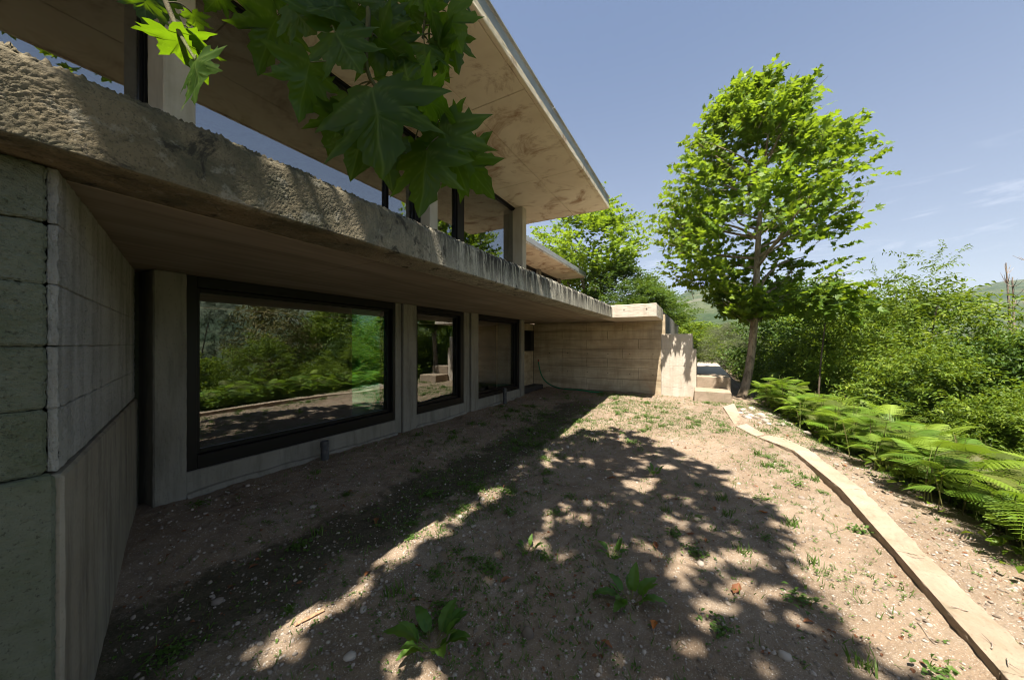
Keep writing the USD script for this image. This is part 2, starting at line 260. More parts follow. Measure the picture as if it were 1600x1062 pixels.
# ------------------------------------------------------------------ ground
def ss(a, b, x): t = np.clip((x-a)/(b-a), 0, 1); return t*t*(3-2*t)
KERB_IN = np.array([(1.24, 0.2), (1.39, 2.95), (1.455, 4.2), (1.495, 5.6), (1.34, 7.15), (0.98, 7.8), (0.66, 8.5), (0.54, 10.1)])
def kerb_x(y): return np.interp(y, KERB_IN[:, 1], KERB_IN[:, 0])
def ground_z(x, y):
    x, y = np.asarray(x, float), np.asarray(y, float)
    z = -0.25*ss(-4.7, -2.6, x)*(1-ss(5.0, 10.9, y))
    z = z+0.10*ss(9.0, 12, y)*ss(-2.2, -4.5, x)*0
    xk = kerb_x(y)+0.75+0.4*ss(2.0, -1.0, y)
    d = np.maximum(x-xk, 0)
    z = z-0.30*ss(0, 1.2, d)-0.22*np.clip(d-0.4, 0, 12)-0.08*np.clip(d-12, 0, 400)
    z = z-0.06*np.clip(-y-4, 0, 400)*(x < 40)*0.5
    t = ss(-1.12, -1.20, x)*ss(12.1, 12.2, y)
    z = z*(1-t)+t*(2.52+0.05*np.clip(y-14, 0, 60)*ss(-2, -8, x))
    w = ss(-1.2, -1.1, x)*ss(12.1, 12.3, y)*ss(1.5, 0.85, x)
    z = z+w*0.45*ss(12.3, 15, y)
    ins = ss(-5.0, -5.1, x)*ss(12.1, 12.0, y); z = z*(1-ins)+ins*(-0.3)
    return np.maximum(z, -34)
def grow(a, step, n, lim):
    out, s = [], step
    while len(out) < n and (not out or out[-1] < lim): s *= 1.13; out.append((out[-1] if out else a)+s)
    return out
xs = np.concatenate([-np.array(grow(5.4, 0.03, 200, 4000))[::-1], np.arange(-5.4, 3.3, 0.03), np.array(grow(3.3, 0.03, 200, 4000))])
ys = np.concatenate([-np.array(grow(0.4, 0.03, 200, 4000))[::-1], np.arange(-0.4, 12.5, 0.03), np.array(grow(12.5, 0.03, 200, 4000))])
X, Y = np.meshgrid(xs, ys, indexing='ij'); Z = ground_z(X, Y)
P3 = np.stack([X, Y, np.zeros_like(X)], -1)
fine = ss(14, 10, np.abs(X-(-1)))*ss(20, 15, np.abs(Y-5))
Z = Z+fine*(0.09*fb(P3, 0.9, 3, 3)+0.045*fb(P3, 4.5, 3, 5)+0.028*fb(P3, 17, 3, 7))
Z = Z-0.02*fine*ss(0.28, 0.0, np.abs(X-(kerb_x(Y)-0.08)))*(Y < 10)
I = np.arange(X.size).reshape(X.shape)
Q = np.stack([I[:-1, :-1], I[1:, :-1], I[1:, 1:], I[:-1, 1:]], -1).reshape(-1, 4)
GV = np.stack([X, Y, Z], -1).reshape(-1, 3)
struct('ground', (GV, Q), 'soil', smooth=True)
from scipy.interpolate import RegularGridInterpolator
_gi = RegularGridInterpolator((xs, ys), Z, bounds_error=False, fill_value=0.0)
def gz(x, y): return float(_gi([[x, y]])[0])
def gza(x, y): return _gi(np.stack([x, y], -1))

# far hills all round the valley
az = np.radians(np.linspace(-150, 200, 460)); rr = np.concatenate([np.linspace(350, 2900, 46)])
A, R = np.meshgrid(az, rr, indexing='ij')
dirs = np.stack([np.sin(A), np.cos(A), 0*A], -1)
ang = np.degrees(A)
elev = 0.105+0.07*fb(dirs*3.0+5, 1, 3, 11)
ctrl = [(-150, .10), (-20, .10), (-3, .118), (-1.0, .133), (1.8, .145), (4, .145), (7, .120), (12, .09), (20, .075), (24.2, .0845), (26, .0945), (28, .0935), (30.5, .098), (36, .115), (50, .13), (75, .11), (100, .09), (200, .10)]
target = np.interp(ang, *zip(*ctrl)); rid = np.interp(ang, [-40, 5, 14, 22, 60, 120], [1500, 1500, 1900, 2500, 2400, 1800])
elev = target+0.006*fb(dirs*30, 1, 3, 12)
prof = np.where(R < rid, ss(0.12, 1.0, R/rid)**1.15, 1-0.5*ss(1.0, 1.7, R/rid))
HP = np.stack([np.sin(A)*R, np.cos(A)*R, 0*R], -1)
hz_ = EYE+rid*elev*prof-30*(1-ss(0.1, 0.5, R/rid))+prof*(R < 0.93*rid)*(70*fb(HP, 0.004, 4, 31)-10)
hz_[:, 0] = -60
HV = HP.copy(); HV[..., 2] = hz_
I = np.arange(A.size).reshape(A.shape)
Q = np.stack([I[:-1, :-1], I[:-1, 1:], I[1:, 1:], I[1:, :-1]], -1).reshape(-1, 4)
struct('hills', (HV.reshape(-1, 3), Q), 'hill_forest', smooth=True)
hb = trimesh.creation.box(extents=(8600, 8600, 620)); hb.apply_translation((0, 0, -62+310))
stuff('haze', hb, 'air', 'thin pale summer haze in the valley air', 'haze')

# ------------------------------------------------------------------ house
house = thing('concrete_house', 'raw concrete house with black framed windows and long overhanging slabs, left side', 'house')
def H(name, mesh, mat, parent=None, smooth=False, **kw): return obj(name, mesh, mat, parent or house, smooth, **kw)
SX, Z0, Z1, YE = -2.18, 2.36, 2.722, 9.95
FX, GX = -4.72, -4.90          # lower column face, lower glass
UX, UG = -4.28, -4.59          # upper column face, upper glass
RX, RZ, RT, RY = -2.21, 5.42, 5.74, 9.75
# terrace slab: body, crumbly displaced edge, soffit panels
slab = H('terrace_slab', cat([box(-12, SX-0.32, -6, 12.0, Z0+0.03, Z1-0.01, 0.004), box(SX-0.32, SX-0.012, -6, -0.1, Z0, Z1, 0.01)]), 'concrete_soffit')
prof_pts = [(SX-0.34, Z0+0.002), (SX-0.14, Z0)]+[(SX-0.12, Z0+0.008), (SX-0.10, Z0)]+[(SX-0.05, Z0), (SX-0.012, Z0+0.001)]+[(SX, Z0+0.012+t) for t in np.linspace(0, Z1-Z0-0.03, 56)]+[(SX-0.006, Z1-0.008), (SX-0.018, Z1)]+[(SX-t, Z1) for t in np.linspace(0.03, 0.34, 16)]
prof_pts = np.array(prof_pts); yy = np.concatenate([np.arange(-0.1, 2.6, 0.006), np.arange(2.6, 5.0, 0.011), np.arange(5.0, YE+0.001, 0.02), [YE]])
V = np.zeros((len(yy), len(prof_pts), 3)); V[..., 0] = prof_pts[None, :, 0]; V[..., 2] = prof_pts[None, :, 1]; V[..., 1] = yy[:, None]
nx = np.zeros(len(prof_pts)); nzv = np.zeros(len(prof_pts)); nx[6:62] = 1; nzv[62:] = 1; nx[62:65] = .7; nzv[60:64] = .8; nzv[:6] = -0.15
coarse = fb(V, 5, 3, 41); fin = fb(V, 55, 2, 42); pit = fb(V, 110, 2, 43)
topw = np.exp(-((V[..., 2]-Z1)/0.035)**2)*(V[..., 0] > SX-0.1)
nearw = 0.45+0.8*ss(4.5, 0.5, V[..., 1])
gr = fb(V, 170, 1, 44)
disp = nearw*(0.003*coarse+0.001*fin+0.0014*pit+0.0055*gr)+topw*(0.022*coarse+0.035*fin+0.03*pit-0.008)
V[..., 0] += (disp-topw*0.030)*nx+(Z1-V[..., 2])*0.045*(nx > 0.5); V[..., 2] += disp*nzv
I = np.arange(V.shape[0]*V.shape[1]).reshape(V.shape[:2])
Q = np.stack([I[:-1, :-1], I[1:, :-1], I[1:, 1:], I[:-1, 1:]], -1).reshape(-1, 4)
H('slab_edge', (V.reshape(-1, 3), Q), 'concrete_weathered', slab, smooth=True, label='weathered front edge with lichen and black streaks')
for i, (a, b) in enumerate(zip([-3, 0.2, 2.12, 4.6, 7.1], [0.2, 2.12, 4.6, 7.1, YE])):
    H('soffit_panel', box(-6.2, SX-0.345, a+0.002, b-0.002, Z0, Z0+0.032, 0.003), 'concrete_soffit', slab)
# return of the slab at the far end
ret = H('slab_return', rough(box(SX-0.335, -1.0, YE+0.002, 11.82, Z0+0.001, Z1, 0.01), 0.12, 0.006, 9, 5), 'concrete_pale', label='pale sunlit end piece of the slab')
for x in (-1.85, -1.25): H('tie_hole', trimesh.creation.cylinder(0.014, 0.012, 12, transform=trimesh.transformations.rotation_matrix(math.pi/2, (1, 0, 0), (0, 0, 0)) if False else trimesh.transformations.concatenate_matrices(trimesh.transformations.translation_matrix((x, YE-0.002, 2.58)), trimesh.transformations.rotation_matrix(math.pi/2, (1, 0, 0)))), 'frame_black', ret)
# roof: body, soffit panels, edge strip, flashing
roof = H('roof_slab', cat([box(-12, RX-0.04, -6, RY-0.03, RZ+0.03, RT-0.03, 0.006)]), 'concrete_roof')
xsj = [(-6.0, -4.5), (-4.492, -3.256), (-3.246, RX-0.075)]
ysj = [-3.4, -0.72, 1.92, 4.56, 7.2, RY-0.045]
for a, b in zip(ysj[:-1], ysj[1:]):
    for x0, x1 in xsj: H('soffit_panel', box(x0, x1, a+0.005, b-0.005, RZ, RZ+0.032, 0.006), 'concrete_roof', roof)
H('edge_strip', rough(box(RX-0.068, RX, -5, RY-0.02, RZ-0.004, RZ+0.105, 0.008), 0.08, 0.005, 12, 4), 'concrete_roof', roof)
H('end_strip', rough(box(-8, RX-0.07, RY-0.038, RY, RZ-0.002, RZ+0.16, 0.008), 0.12, 0.005, 12, 6), 'concrete_roof', roof)
for a, b in zip([-5, 0.9, 2.9, 5.55, 7.4], [0.9, 2.9, 5.55, 7.4, RY]):
    H('edge_flashing', cat([box(RX-0.034, RX-0.018, a+0.006, b-0.006, RZ+0.107, RT-0.04, 0.003), box(RX-0.036, RX+0.012, a+0.006, b-0.006, RT-0.026, RT, 0.004)]), 'flashing', roof)
H('end_flashing', box(-8, RX-0.04, RY-0.028, RY-0.016, RZ+0.162, RT, 0.003), 'flashing', roof)
# upper storey
for y0, y1, dp in ((1.20, 1.43, 0.30), (4.72, 4.93, 0.32), (8.42, 8.66, 0.34)):
    H('upper_column', rough(box(UX-dp-0.1, UX, y0, y1, Z1-0.012, RZ, 0.01), 0.12, 0.004, 9, int(y0*3)), 'concrete_pale')
def frame_rect(x0, x1, y0, y1, z0, z1, wl, wr, wt, wb):
    return cat([box(x0, x1, y0, y0+wl, z0, z1, 0.004), box(x0, x1, y1-wr, y1, z0, z1, 0.004), box(x0+0.001, x1-0.001, y0+wl, y1-wr, z1-wt, z1-0.002, 0.004), box(x0+0.001, x1-0.001, y0+wl, y1-wr, z0+0.002, z0+wb, 0.004)])
def window(name, gx, y0, y1, z0, z1, wl, wr, wt, wb, depth=0.12, glassmat='pane_glass', sash=0.05):
    w = H(name, frame_rect(gx-0.02, gx-0.02+depth, y0, y1, z0, z1, wl-sash, wr-sash, wt-sash, wb-sash), 'frame_black')
    H('sash', frame_rect(gx-0.012, gx+0.045, y0+wl-sash, y1-wr+sash, z0+wb-sash, z1-wt+sash, sash-0.001, sash-0.001, sash, sash), 'frame_black', w)
    H('pane', trimesh.creation.box(extents=(0.006, y1-y0-wl-wr+0.01, z1-z0-wt-wb+0.01), transform=trimesh.transformations.translation_matrix((gx, (y0+wl+y1-wr)/2, (z0+wb+z1-wt)/2))), glassmat, w)
    return w
for gx_, y0, y1, wl, wr in ((-4.83, -4.0, 1.305, 0.05, 0.135), (UG, 1.40, 3.97, 0.03, 0.03), (UG, 3.975, 4.75, 0.03, 0.20), (UG, 4.95, 6.04, 0.03, 0.25), (UG, 6.045, 8.64, 0.035, 0.20)):
    window('upper_window', gx_, y0, y1, Z1-0.01, RZ-0.001, wl, wr, 0.06, 0.08, 0.10, 'pane_upper', 0.028)
H('upper_interior', cat([box(-9.2, -9.0, -5, 9.0, Z1, RZ, 0.001), box(-9.0, UG-0.3, -5.2, -5.0, Z1, RZ, 0.001), box(-9.0, UG-0.3, 8.7, 8.9, Z1, RZ, 0.001)]), 'interior')
# lower storey
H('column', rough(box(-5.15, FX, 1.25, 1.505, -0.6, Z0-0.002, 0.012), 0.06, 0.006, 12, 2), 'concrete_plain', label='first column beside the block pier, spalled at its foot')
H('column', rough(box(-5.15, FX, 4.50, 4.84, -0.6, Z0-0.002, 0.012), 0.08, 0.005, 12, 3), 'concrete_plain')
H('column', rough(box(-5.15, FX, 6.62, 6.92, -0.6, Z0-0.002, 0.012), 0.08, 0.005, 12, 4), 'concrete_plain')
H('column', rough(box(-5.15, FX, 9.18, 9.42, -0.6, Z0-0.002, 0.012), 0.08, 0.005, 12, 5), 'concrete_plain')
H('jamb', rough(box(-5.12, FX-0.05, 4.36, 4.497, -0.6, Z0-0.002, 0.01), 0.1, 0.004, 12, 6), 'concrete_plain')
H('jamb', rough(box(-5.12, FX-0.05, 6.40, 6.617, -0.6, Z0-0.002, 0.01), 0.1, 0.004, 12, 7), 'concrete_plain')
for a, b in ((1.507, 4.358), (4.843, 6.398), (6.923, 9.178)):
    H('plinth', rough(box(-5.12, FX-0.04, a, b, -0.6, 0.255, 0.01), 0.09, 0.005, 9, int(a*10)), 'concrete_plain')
    V0 = np.linspace(a, b, 60); h0 = 0.05+0.05*fb(np.stack([V0, 0*V0, 0*V0], 1), 2.2, 3, 8)
    H('mortar_fillet', cat([tube(np.stack([np.full(60, FX-0.03), V0, h0-0.055], 1), 0.05, 7)]), 'concrete_plain')
w1 = window('window', GX, 1.507, 4.358, 0.257, Z0-0.004, 0.15, 0.10, 0.17, 0.20, 0.14)
H('inner_pane', box(GX-0.06, GX-0.05, 3.62, 4.27, 0.42, 2.2, 0.002), 'pane_teal', w1, label='teal tinted inner sliding pane')
window('window', GX, 4.843, 6.398, 0.257, Z0-0.004, 0.13, 0.17, 0.15, 0.19, 0.14)
window('window', GX, 6.923, 9.178, 0.257, Z0-0.004, 0.10, 0.16, 0.15, 0.15, 0.14)
H('lower_interior', cat([box(-9.2, -9.0, 0, 12, -0.2, Z0, 0.001), box(-9.0, -5.16, 0.2, 12, -0.2, 0.1, 0.001), box(-9.0, -5.16, 0.9, 1.1, 0.1, Z0, 0.001), box(-9.0, -5.16, 11.86, 12.0, 0.1, Z0, 0.001)]), 'interior')
# recess behind the last column, with a black opening
rec = H('recess_wall', cat([box(-5.75, -5.55, 9.42, 11.84, -0.6, 1.35, 0.004), box(-5.75, -5.55, 9.42, 11.84, 2.12, Z0-0.001, 0.004), box(-5.75, -5.55, 9.42, 10.3, 1.352, 2.118, 0.004)]), 'concrete_warm')
H('opening_shutter', box(-5.72, -5.66, 10.31, 11.82, 1.36, 2.11, 0.004), 'frame_black', rec)  # solid black panel standing in for the dark window in this wall
H('recess_return', box(-5.56, -5.151, 9.2, 9.40, -0.6, Z0-0.002, 0.004), 'concrete_plain')
# rear wall: board marked lifts with recessed joints
rear = H('rear_wall', box(-5.54, -0.95, 11.90, 12.2, -0.6, Z0+0.2, 0.004), 'concrete_warm')
lifts = [-0.6, 0.02, 0.43, 0.82, 1.12, 1.45, 1.77, 2.06, Z0-0.004]
rng = np.random.default_rng(5)
for k, (a, b) in enumerate(zip(lifts[:-1], lifts[1:])):
    cuts = [-5.54]+sorted({-4.4+0.9*(k % 2), -2.75+0.5*(k % 3)})+[-1.06]
    for x0, x1 in zip(cuts[:-1], cuts[1:]):
        o = rng.uniform(0, 0.006)
        H('board_panel', box(x0+0.0015, x1-0.0015, 11.85+o, 11.902, a+0.002, b-0.002, 0.004), 'concrete_warm', rear)
tm = trimesh.transformations
for x in np.arange(-4.9, -1.2, 0.72):
    for z in (0.62, 1.28): H('tie_hole', trimesh.creation.cylinder(0.013, 0.02, 10, transform=tm.concatenate_matrices(tm.translation_matrix((x, 11.846, z)), tm.rotation_matrix(math.pi/2, (1, 0, 0)))), 'frame_black', rear)
# block pier on the left
e = np.array([-2.59, 0.84]); e /= np.linalg.norm(e); P0 = np.array([-2.36, 0.34])
pier = H('block_pier', cat([prism([(-2.40, 0.30), (-4.98, 1.14), (-5.3, 1.0), (-5.3, -3), (-2.40, -3)], -0.8, Z0-0.03)]), 'concrete_render')
zc = [1.085, 1.35, 1.61, 1.865, 2.12, Z0-0.006]
for k, (a, b) in enumerate(zip(zc[:-1], zc[1:])):
    off = 0.45*(k % 2)
    xs_ = [0.0]+[x for x in np.arange(0.5+off, 2.6, 0.9)]+[2.70]
    for x0, x1 in zip(xs_[:-1], xs_[1:]):
        m = rough(box(x0+0.003, x1-0.003, -0.03, 0.0, a+0.0015, b-0.0015, 0.004), 0.02, 0.007, 26, k*7)
        H('block', orient(m, P0, -e) if False else orient(trimesh.Trimesh(np.array(m.vertices)*[1, -1, 1], np.array(m.faces)[:, ::-1], process=False), P0, e), 'concrete_render', pier)
    ys_ = [-2.5, -1.7, -0.9+0.1*(k % 2), -0.1-0.15*(k % 2), 0.315]
    for y0, y1 in zip(ys_[:-1], ys_[1:]):
        H('block', rough(box(-2.40, -2.352-0.006*(k % 2), y0+0.004, y1-0.004, a+0.002, b-0.002, 0.012), 0.010, 0.009, 45, k*5+1), 'concrete_block', pier)
m = rough(box(-0.02, 2.72, -0.06, 0.02, -0.8, 1.075, 0.012), 0.06, 0.004, 9, 3)
H('pier_base', orient(trimesh.Trimesh(np.array(m.vertices), np.array(m.faces), process=False), P0, e) if False else orient(trimesh.Trimesh(np.array(m.vertices)*[1, -1, 1], np.array(m.faces)[:, ::-1], process=False), P0, e), 'concrete_base', pier, label='smooth poured base below the blocks')
H('pier_base', rough(box(-2.42, -2.325, -3, 0.33, -0.8, 1.08, 0.012), 0.02, 0.005, 40, 8), 'concrete_block', pier)
H('gap_wall', box(-5.4, -5.12, 0.9, 1.26, -0.6, Z0-0.003, 0.005), 'concrete_block', pier)

# wing further back
wing = thing('concrete_pavilion', 'smaller flat roofed concrete wing set back behind the far end of the main roof', 'building')
obj('roof_slab', cat([box(-14, -6.0, 9.9, 20.2, 5.61, 5.90, 0.01)]), 'concrete_roof', wing)
obj('edge_flashing', box(-6.002, -5.985, 9.9, 20.2, 5.70, 5.92, 0.004), 'flashing', wing)
for y in (13.4, 16.6, 20.0-0.35): obj('column', box(-7.75, -7.45, y, y+0.3, 2.5, 5.605, 0.01), 'concrete_plain', wing)
for y0, y1 in ((9.9, 13.4), (13.7, 16.6), (16.9, 19.65)):
    wf = obj('window', frame_rect(-7.72, -7.62, y0, y1, 2.6, 5.60, 0.09, 0.09, 0.10, 0.1), 'frame_black', wing)
    obj('pane', box(-7.70, -7.694, y0+0.08, y1-0.08, 2.69, 5.51, 0.001), 'pane_upper', wing if False else wf)
obj('interior', cat([box(-12.2, -12, 9.9, 20, 2.6, 5.6, 0.001), box(-12, -7.7, 19.8, 20, 2.6, 5.6, 0.001)]), 'interior', wing)

# retaining walls, landing and steps beyond the house
gw = thing('retaining_wall', 'low pale sunlit concrete wall block with leaf shadows, right of the steps foot', 'wall')
tag(gw, 'pale sunlit concrete end wall with leaf shadows on it, left of the steps')
blk = [(11.85, -0.6), (16.5, -0.6), (16.5, 1.3), (15.2, 1.45), (13.2, 1.92), (11.85, 1.93)]
def side_prism(poly_yz, x0, x1):
    m = trimesh.creation.extrude_polygon(Polygon(poly_yz), x1-x0, engine='earcut'); v = np.array(m.vertices)
    return trimesh.Trimesh(np.stack([v[:, 2]+x0, v[:, 0], v[:, 1]], 1), m.faces, process=True)
zl = [-0.6, 0.25, 0.92, 1.46, 1.93]
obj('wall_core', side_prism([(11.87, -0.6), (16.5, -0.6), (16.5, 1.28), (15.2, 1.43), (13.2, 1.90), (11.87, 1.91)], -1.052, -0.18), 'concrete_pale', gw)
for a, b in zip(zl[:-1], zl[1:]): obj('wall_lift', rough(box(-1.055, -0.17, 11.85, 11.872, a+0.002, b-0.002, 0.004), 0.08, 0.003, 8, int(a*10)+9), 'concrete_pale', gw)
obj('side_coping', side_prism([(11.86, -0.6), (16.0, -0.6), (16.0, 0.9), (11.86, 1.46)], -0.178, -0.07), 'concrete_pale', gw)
lw = thing('terrace_wall', 'long grey concrete retaining wall running back behind the slab end', 'wall')
for a, b in ((12.21, 13.4), (13.42, 17.5), (17.52, 30.0)): obj('wall_panel', box(-1.3, -1.06, a, b, -0.5, 2.74-0.004*(a-12), 0.012), 'concrete_plain', lw)
st = thing('concrete_steps', 'two thick pale concrete steps up to the garden landing', 'steps')
obj('step', rough(box(-0.12, 0.78, 11.0, 11.84, -0.5, 0.30, 0.022), 0.09, 0.006, 8, 3), 'concrete_kerb', st)
obj('step', rough(box(-0.065, 0.82, 11.842, 12.9, -0.5, 0.64, 0.022), 0.09, 0.006, 8, 4), 'concrete_kerb', st)
obj('landing', box(-0.065, 0.84, 12.902, 21, -0.5, 0.632, 0.012), 'concrete_pale', st)

# kerb strip along the bank
kb = thing('concrete_kerb', 'flat sandy concrete edging strip along the gravel terrace beside the ferns', 'kerb')
ki = [(1.38, 0.6), (1.455, 2.95), (1.495, 4.2), (1.525, 5.6), (1.37, 7.15)]
ko = [(1.62, 0.6), (1.68, 2.95), (1.70, 4.2), (1.75, 5.68), (1.60, 7.31)]
def kslab(poly, zt, nm='kerb_slab'):
    m = prism(poly, -0.12, 0.0); v = np.array(m.vertices)
    m = rough(trimesh.Trimesh(v, m.faces, process=True), 0.04, 0.013, 9, len(poly)+int(10*poly[0][1])); v = np.array(m.vertices)
    v[:, 2] += np.interp(v[:, 1], [0, 4, 8, 10.5], [zt, zt+0.01, zt+0.07, 0.06])
    obj(nm, trimesh.Trimesh(v, m.faces, process=False), 'concrete_kerb', kb, smooth=35)
for i in range(4):
    kslab([ki[i], ko[i], (ko[i+1][0], ko[i+1][1]-0.006), (ki[i+1][0], ki[i+1][1]-0.006)], -0.185)
kslab([ki[4], ko[4], (1.30, 8.12), (0.98, 7.80)], -0.185)
kslab([(0.95, 7.84), (1.10, 8.06), (0.86, 8.75), (0.68, 8.44)], -0.185)
kslab([(0.66, 8.5), (0.84, 8.78), (0.80, 10.6), (0.54, 10.1)], -0.19)

# pipe stubs, hose
for x, y, lab in ((-4.58, 2.92, 'grey plastic pipe stub standing in the soil below the big window'), (-4.60, 8.0, 'grey plastic pipe stub standing in front of the farthest window')):
    pz = gz(x, y)
    t = thing('pipe_stub', lab, 'pipe', (x, y, pz))
    hh = 0.26 if y < 5 else 0.42
    ring = trimesh.creation.annulus(0.042, 0.052, hh+0.1); ring.apply_translation((0, 0, (hh+0.1)/2-0.1)); obj('pipe', ring, 'pipe_grey', t, smooth=40)
    col_ = trimesh.creation.annulus(0.0525, 0.058, 0.07); col_.apply_translation((0, 0, hh-0.05)); obj('socket', col_, 'pipe_grey', t, smooth=40)
hp = [(-5.3, 11.74, 0.95), (-5.2, 11.72, 0.55), (-4.95, 11.66, 0.22), (-4.5, 11.55, 0.04), (-4.0, 11.3, 0.03), (-3.5, 11.15, 0.035), (-3.1, 11.1, 0.03), (-2.75, 11.2, 0.03)]
hp = [(x, y, z+(gz(x, y) if z < 0.1 else 0)) for x, y, z in hp]
hs = thing('garden_hose', 'green garden hose trailing along the foot of the shaded rear wall', 'hose')
obj('hose', tube(spline(hp, 60), 0.022, 8), 'hose_green', hs, smooth=True)
obj('connector', tube([(-5.3, 11.75, 0.93), (-5.31, 11.76, 1.03)], 0.022, 8), 'hose_red', hs)

# ------------------------------------------------------------------ foliage
def lobed(n_teeth=0):
    """plane leaf outline as (angle from +y, radius) control, junction at the origin, main lobe along +y, lying in xy"""
    half = [(0.0, -0.0), (0.10, -0.13), (0.26, -0.20), (0.30, -0.06), (0.46, -0.10), (0.50, 0.02), (0.72, 0.14), (0.50, 0.22), (0.38, 0.27), (0.46, 0.42), (0.62, 0.62), (0.44, 0.56), (0.26, 0.50), (0.24, 0.66), (0.14, 0.84), (0.0, 1.05)]
    return half
def leaf_fan():
    right = [(0.0, -0.02), (0.30, -0.16), (0.36, 0.0), (0.74, 0.14), (0.40, 0.27), (0.60, 0.64), (0.26, 0.50), (0.17, 0.78), (0.0, 1.05)]
    left = [(-x, y) for x, y in right[1:-1]][::-1]
    out = np.array(right+left); v = np.vstack([[0.0, 0.28, 0.0], np.c_[out, 0.10*np.abs(out[:, 0])-0.10*out[:, 1]**2+0.02*np.sin(9*out[:, 0])]])
    n = len(out); f = np.array([[0, 1+i, 1+(i+1) % n] for i in range(n)])
    v[:, 1] += 0.0
    return v, f
def leaf_oval(w=0.26, fold=0.12, droop=0.12):
    v = np.array([(0, 0, 0), (w*0.8, 0.28, fold*0.8), (w, 0.55, fold), (0, 1.0, -droop), (-w, 0.55, fold), (-w*0.8, 0.28, fold*0.8), (0, 0.5, 0.0)], float)
    v[:, 2] -= droop*0.5*v[:, 1]**2
    f = np.array([(0, 1, 6), (1, 2, 6), (2, 3, 6), (3, 4, 6), (4, 5, 6), (5, 0, 6)])
    return v, f
def leaf_blade(w=0.05):
    v = np.array([(-w, 0, 0), (w, 0, 0), (w*0.8, 0.5, 0.02), (-w*0.8, 0.5, 0.02), (0, 1.0, -0.14)], float)
    return v, np.array([(0, 1, 2), (0, 2, 3), (3, 2, 4)])
LF, LO, LH, LB, LN = leaf_fan(), leaf_oval(0.17, 0.06, 0.2), leaf_oval(0.30, 0.08, 0.15), leaf_blade(), leaf_blade(0.02)
def instance(tm_, pos, d, nrm, size):
    tv, tf = tm_; d = nz(d); x = nz(np.cross(d, nrm)); z = np.cross(x, d); size = np.broadcast_to(size, (len(pos),))
    v = pos[:, None]+size[:, None, None]*(tv[None, :, 0:1]*x[:, None]+tv[None, :, 1:2]*d[:, None]+tv[None, :, 2:3]*z[:, None])
    f = tf[None]+(np.arange(len(pos))*len(tv))[:, None, None]
    return v.reshape(-1, 3), f.reshape(-1, 3)
def spray(P, D, L, n, size, rng, tmpl, flat=0.75, droop=0.25, tips=True):
    """M shoots of n leaves each: alternating along the shoot"""
    M = len(P); D = nz(D); t = (np.arange(n)+rng.uniform(0.2, 0.8, (M, n)))/n
    L = np.broadcast_to(L, (M,))
    pos = P[:, None]+D[:, None]*(t*L[:, None])[..., None]; pos[..., 2] -= droop*L[:, None]*t**2
    upv = nz(np.array([0, 0, 1.0])+rng.normal(0, 0.35, (M, 3))); side = nz(np.cross(D, upv))
    sg = np.where(np.arange(n) % 2 == 0, 1.0, -1.0)[None, :, None]
    d = 0.65*D[:, None]+sg*0.85*side[:, None]+rng.normal(0, 0.28, (M, n, 3)); d[..., 2] -= 0.25
    nr = flat*upv[:, None]+(1-flat)*rng.normal(0, 1, (M, n, 3))+rng.normal(0, 0.22, (M, n, 3))
    sz = size*rng.uniform(0.65, 1.2, (M, n))
    return instance(tmpl, pos.reshape(-1, 3), d.reshape(-1, 3), nr.reshape(-1, 3), sz.ravel())
def tints(M, n, nv, rng, lo=0.15, hi=0.85):
    base = rng.uniform(lo, hi, (M, 1))+rng.normal(0, 0.13, (M, n))
    return np.repeat(np.clip(base, 0, 1).ravel(), nv)
def limbs(base_fn, ends, rng, r0, parent, mat, name='limb', n=9):
    for q in ends:
        b, r = base_fn(q); mid = b*0.5+q*0.5+rng.normal(0, 0.12, 3)*np.linalg.norm(q-b)*0.5; mid[2] -= 0.02
        obj(name, tube(spline([b, mid, q], n), np.linspace(r, 0.012, n), 6), mat, parent, smooth=True)

# the tall plane tree behind the steps
rng = np.random.default_rng(21)
TB = np.array([1.16, 12.55, gz(1.16, 12.55)-0.1]); E1 = np.array([C, S, 0]); E2 = np.array([-S, C, 0]); PX = 49.5
tree = thing('plane_tree', 'tall young plane tree with leaning pale trunk beside the steps', 'tree', TB)
tr = [(0, 0, 0)]+[(E1*dx)+np.array([0, 0, z]) for dx, z in ((0.22, 1.0), (0.34, 2.0), (0.42, 3.2), (0.48, 4.6), (0.58, 6.0), (0.72, 7.4), (0.85, 8.7))]
trp = spline(tr, 34); trr = np.interp(trp[:, 2], [0, 0.15, 0.6, 3, 6, 8.7], [0.20, 0.145, 0.115, 0.095, 0.06, 0.012])
obj('trunk', tube(trp, trr, 12), 'bark_plane', tree, smooth=True)
zl_ = [2.7, 3.1, 3.5, 4.0, 4.6, 5.1, 5.7, 6.5, 7.3, 8.2, 9.0, 9.5]
left = np.array([-0.5, -0.8, -1.3, -2.2, -3.1, -3.2, -2.4, -2.3, -1.9, -1.4, -0.8, -0.2])
right = np.array([1.2, 1.9, 2.4, 2.65, 2.75, 2.8, 3.0, 3.4, 3.2, 2.4, 1.7, 1.0])
dep = np.array([0.8, 1.2, 1.6, 2.0, 2.4, 2.5, 2.5, 2.4, 2.1, 1.7, 1.2, 0.6])
M = 3000; zz = rng.uniform(2.6, 9.5, M); l, r_, dd = (np.interp(zz, zl_, q) for q in (left, right, dep))
ph = rng.uniform(0, 2*np.pi, M); rad = rng.uniform(0.12, 1, M)**0.55
ex = (l+r_)/2+np.cos(ph)*rad*(r_-l)/2; ey = np.sin(ph)*rad*dd
pts = E1*ex[:, None]+E2*ey[:, None]+np.array([0, 0, 1.0])*zz[:, None]
keep = meshkit.fbm(pts*0.85+3, 3, 77)+0.10*(rad-0.6) > 0.505
pts, ph, rad, ex, ey, l, r_ = pts[keep], ph[keep], rad[keep], ex[keep], ey[keep], l[keep], r_[keep]
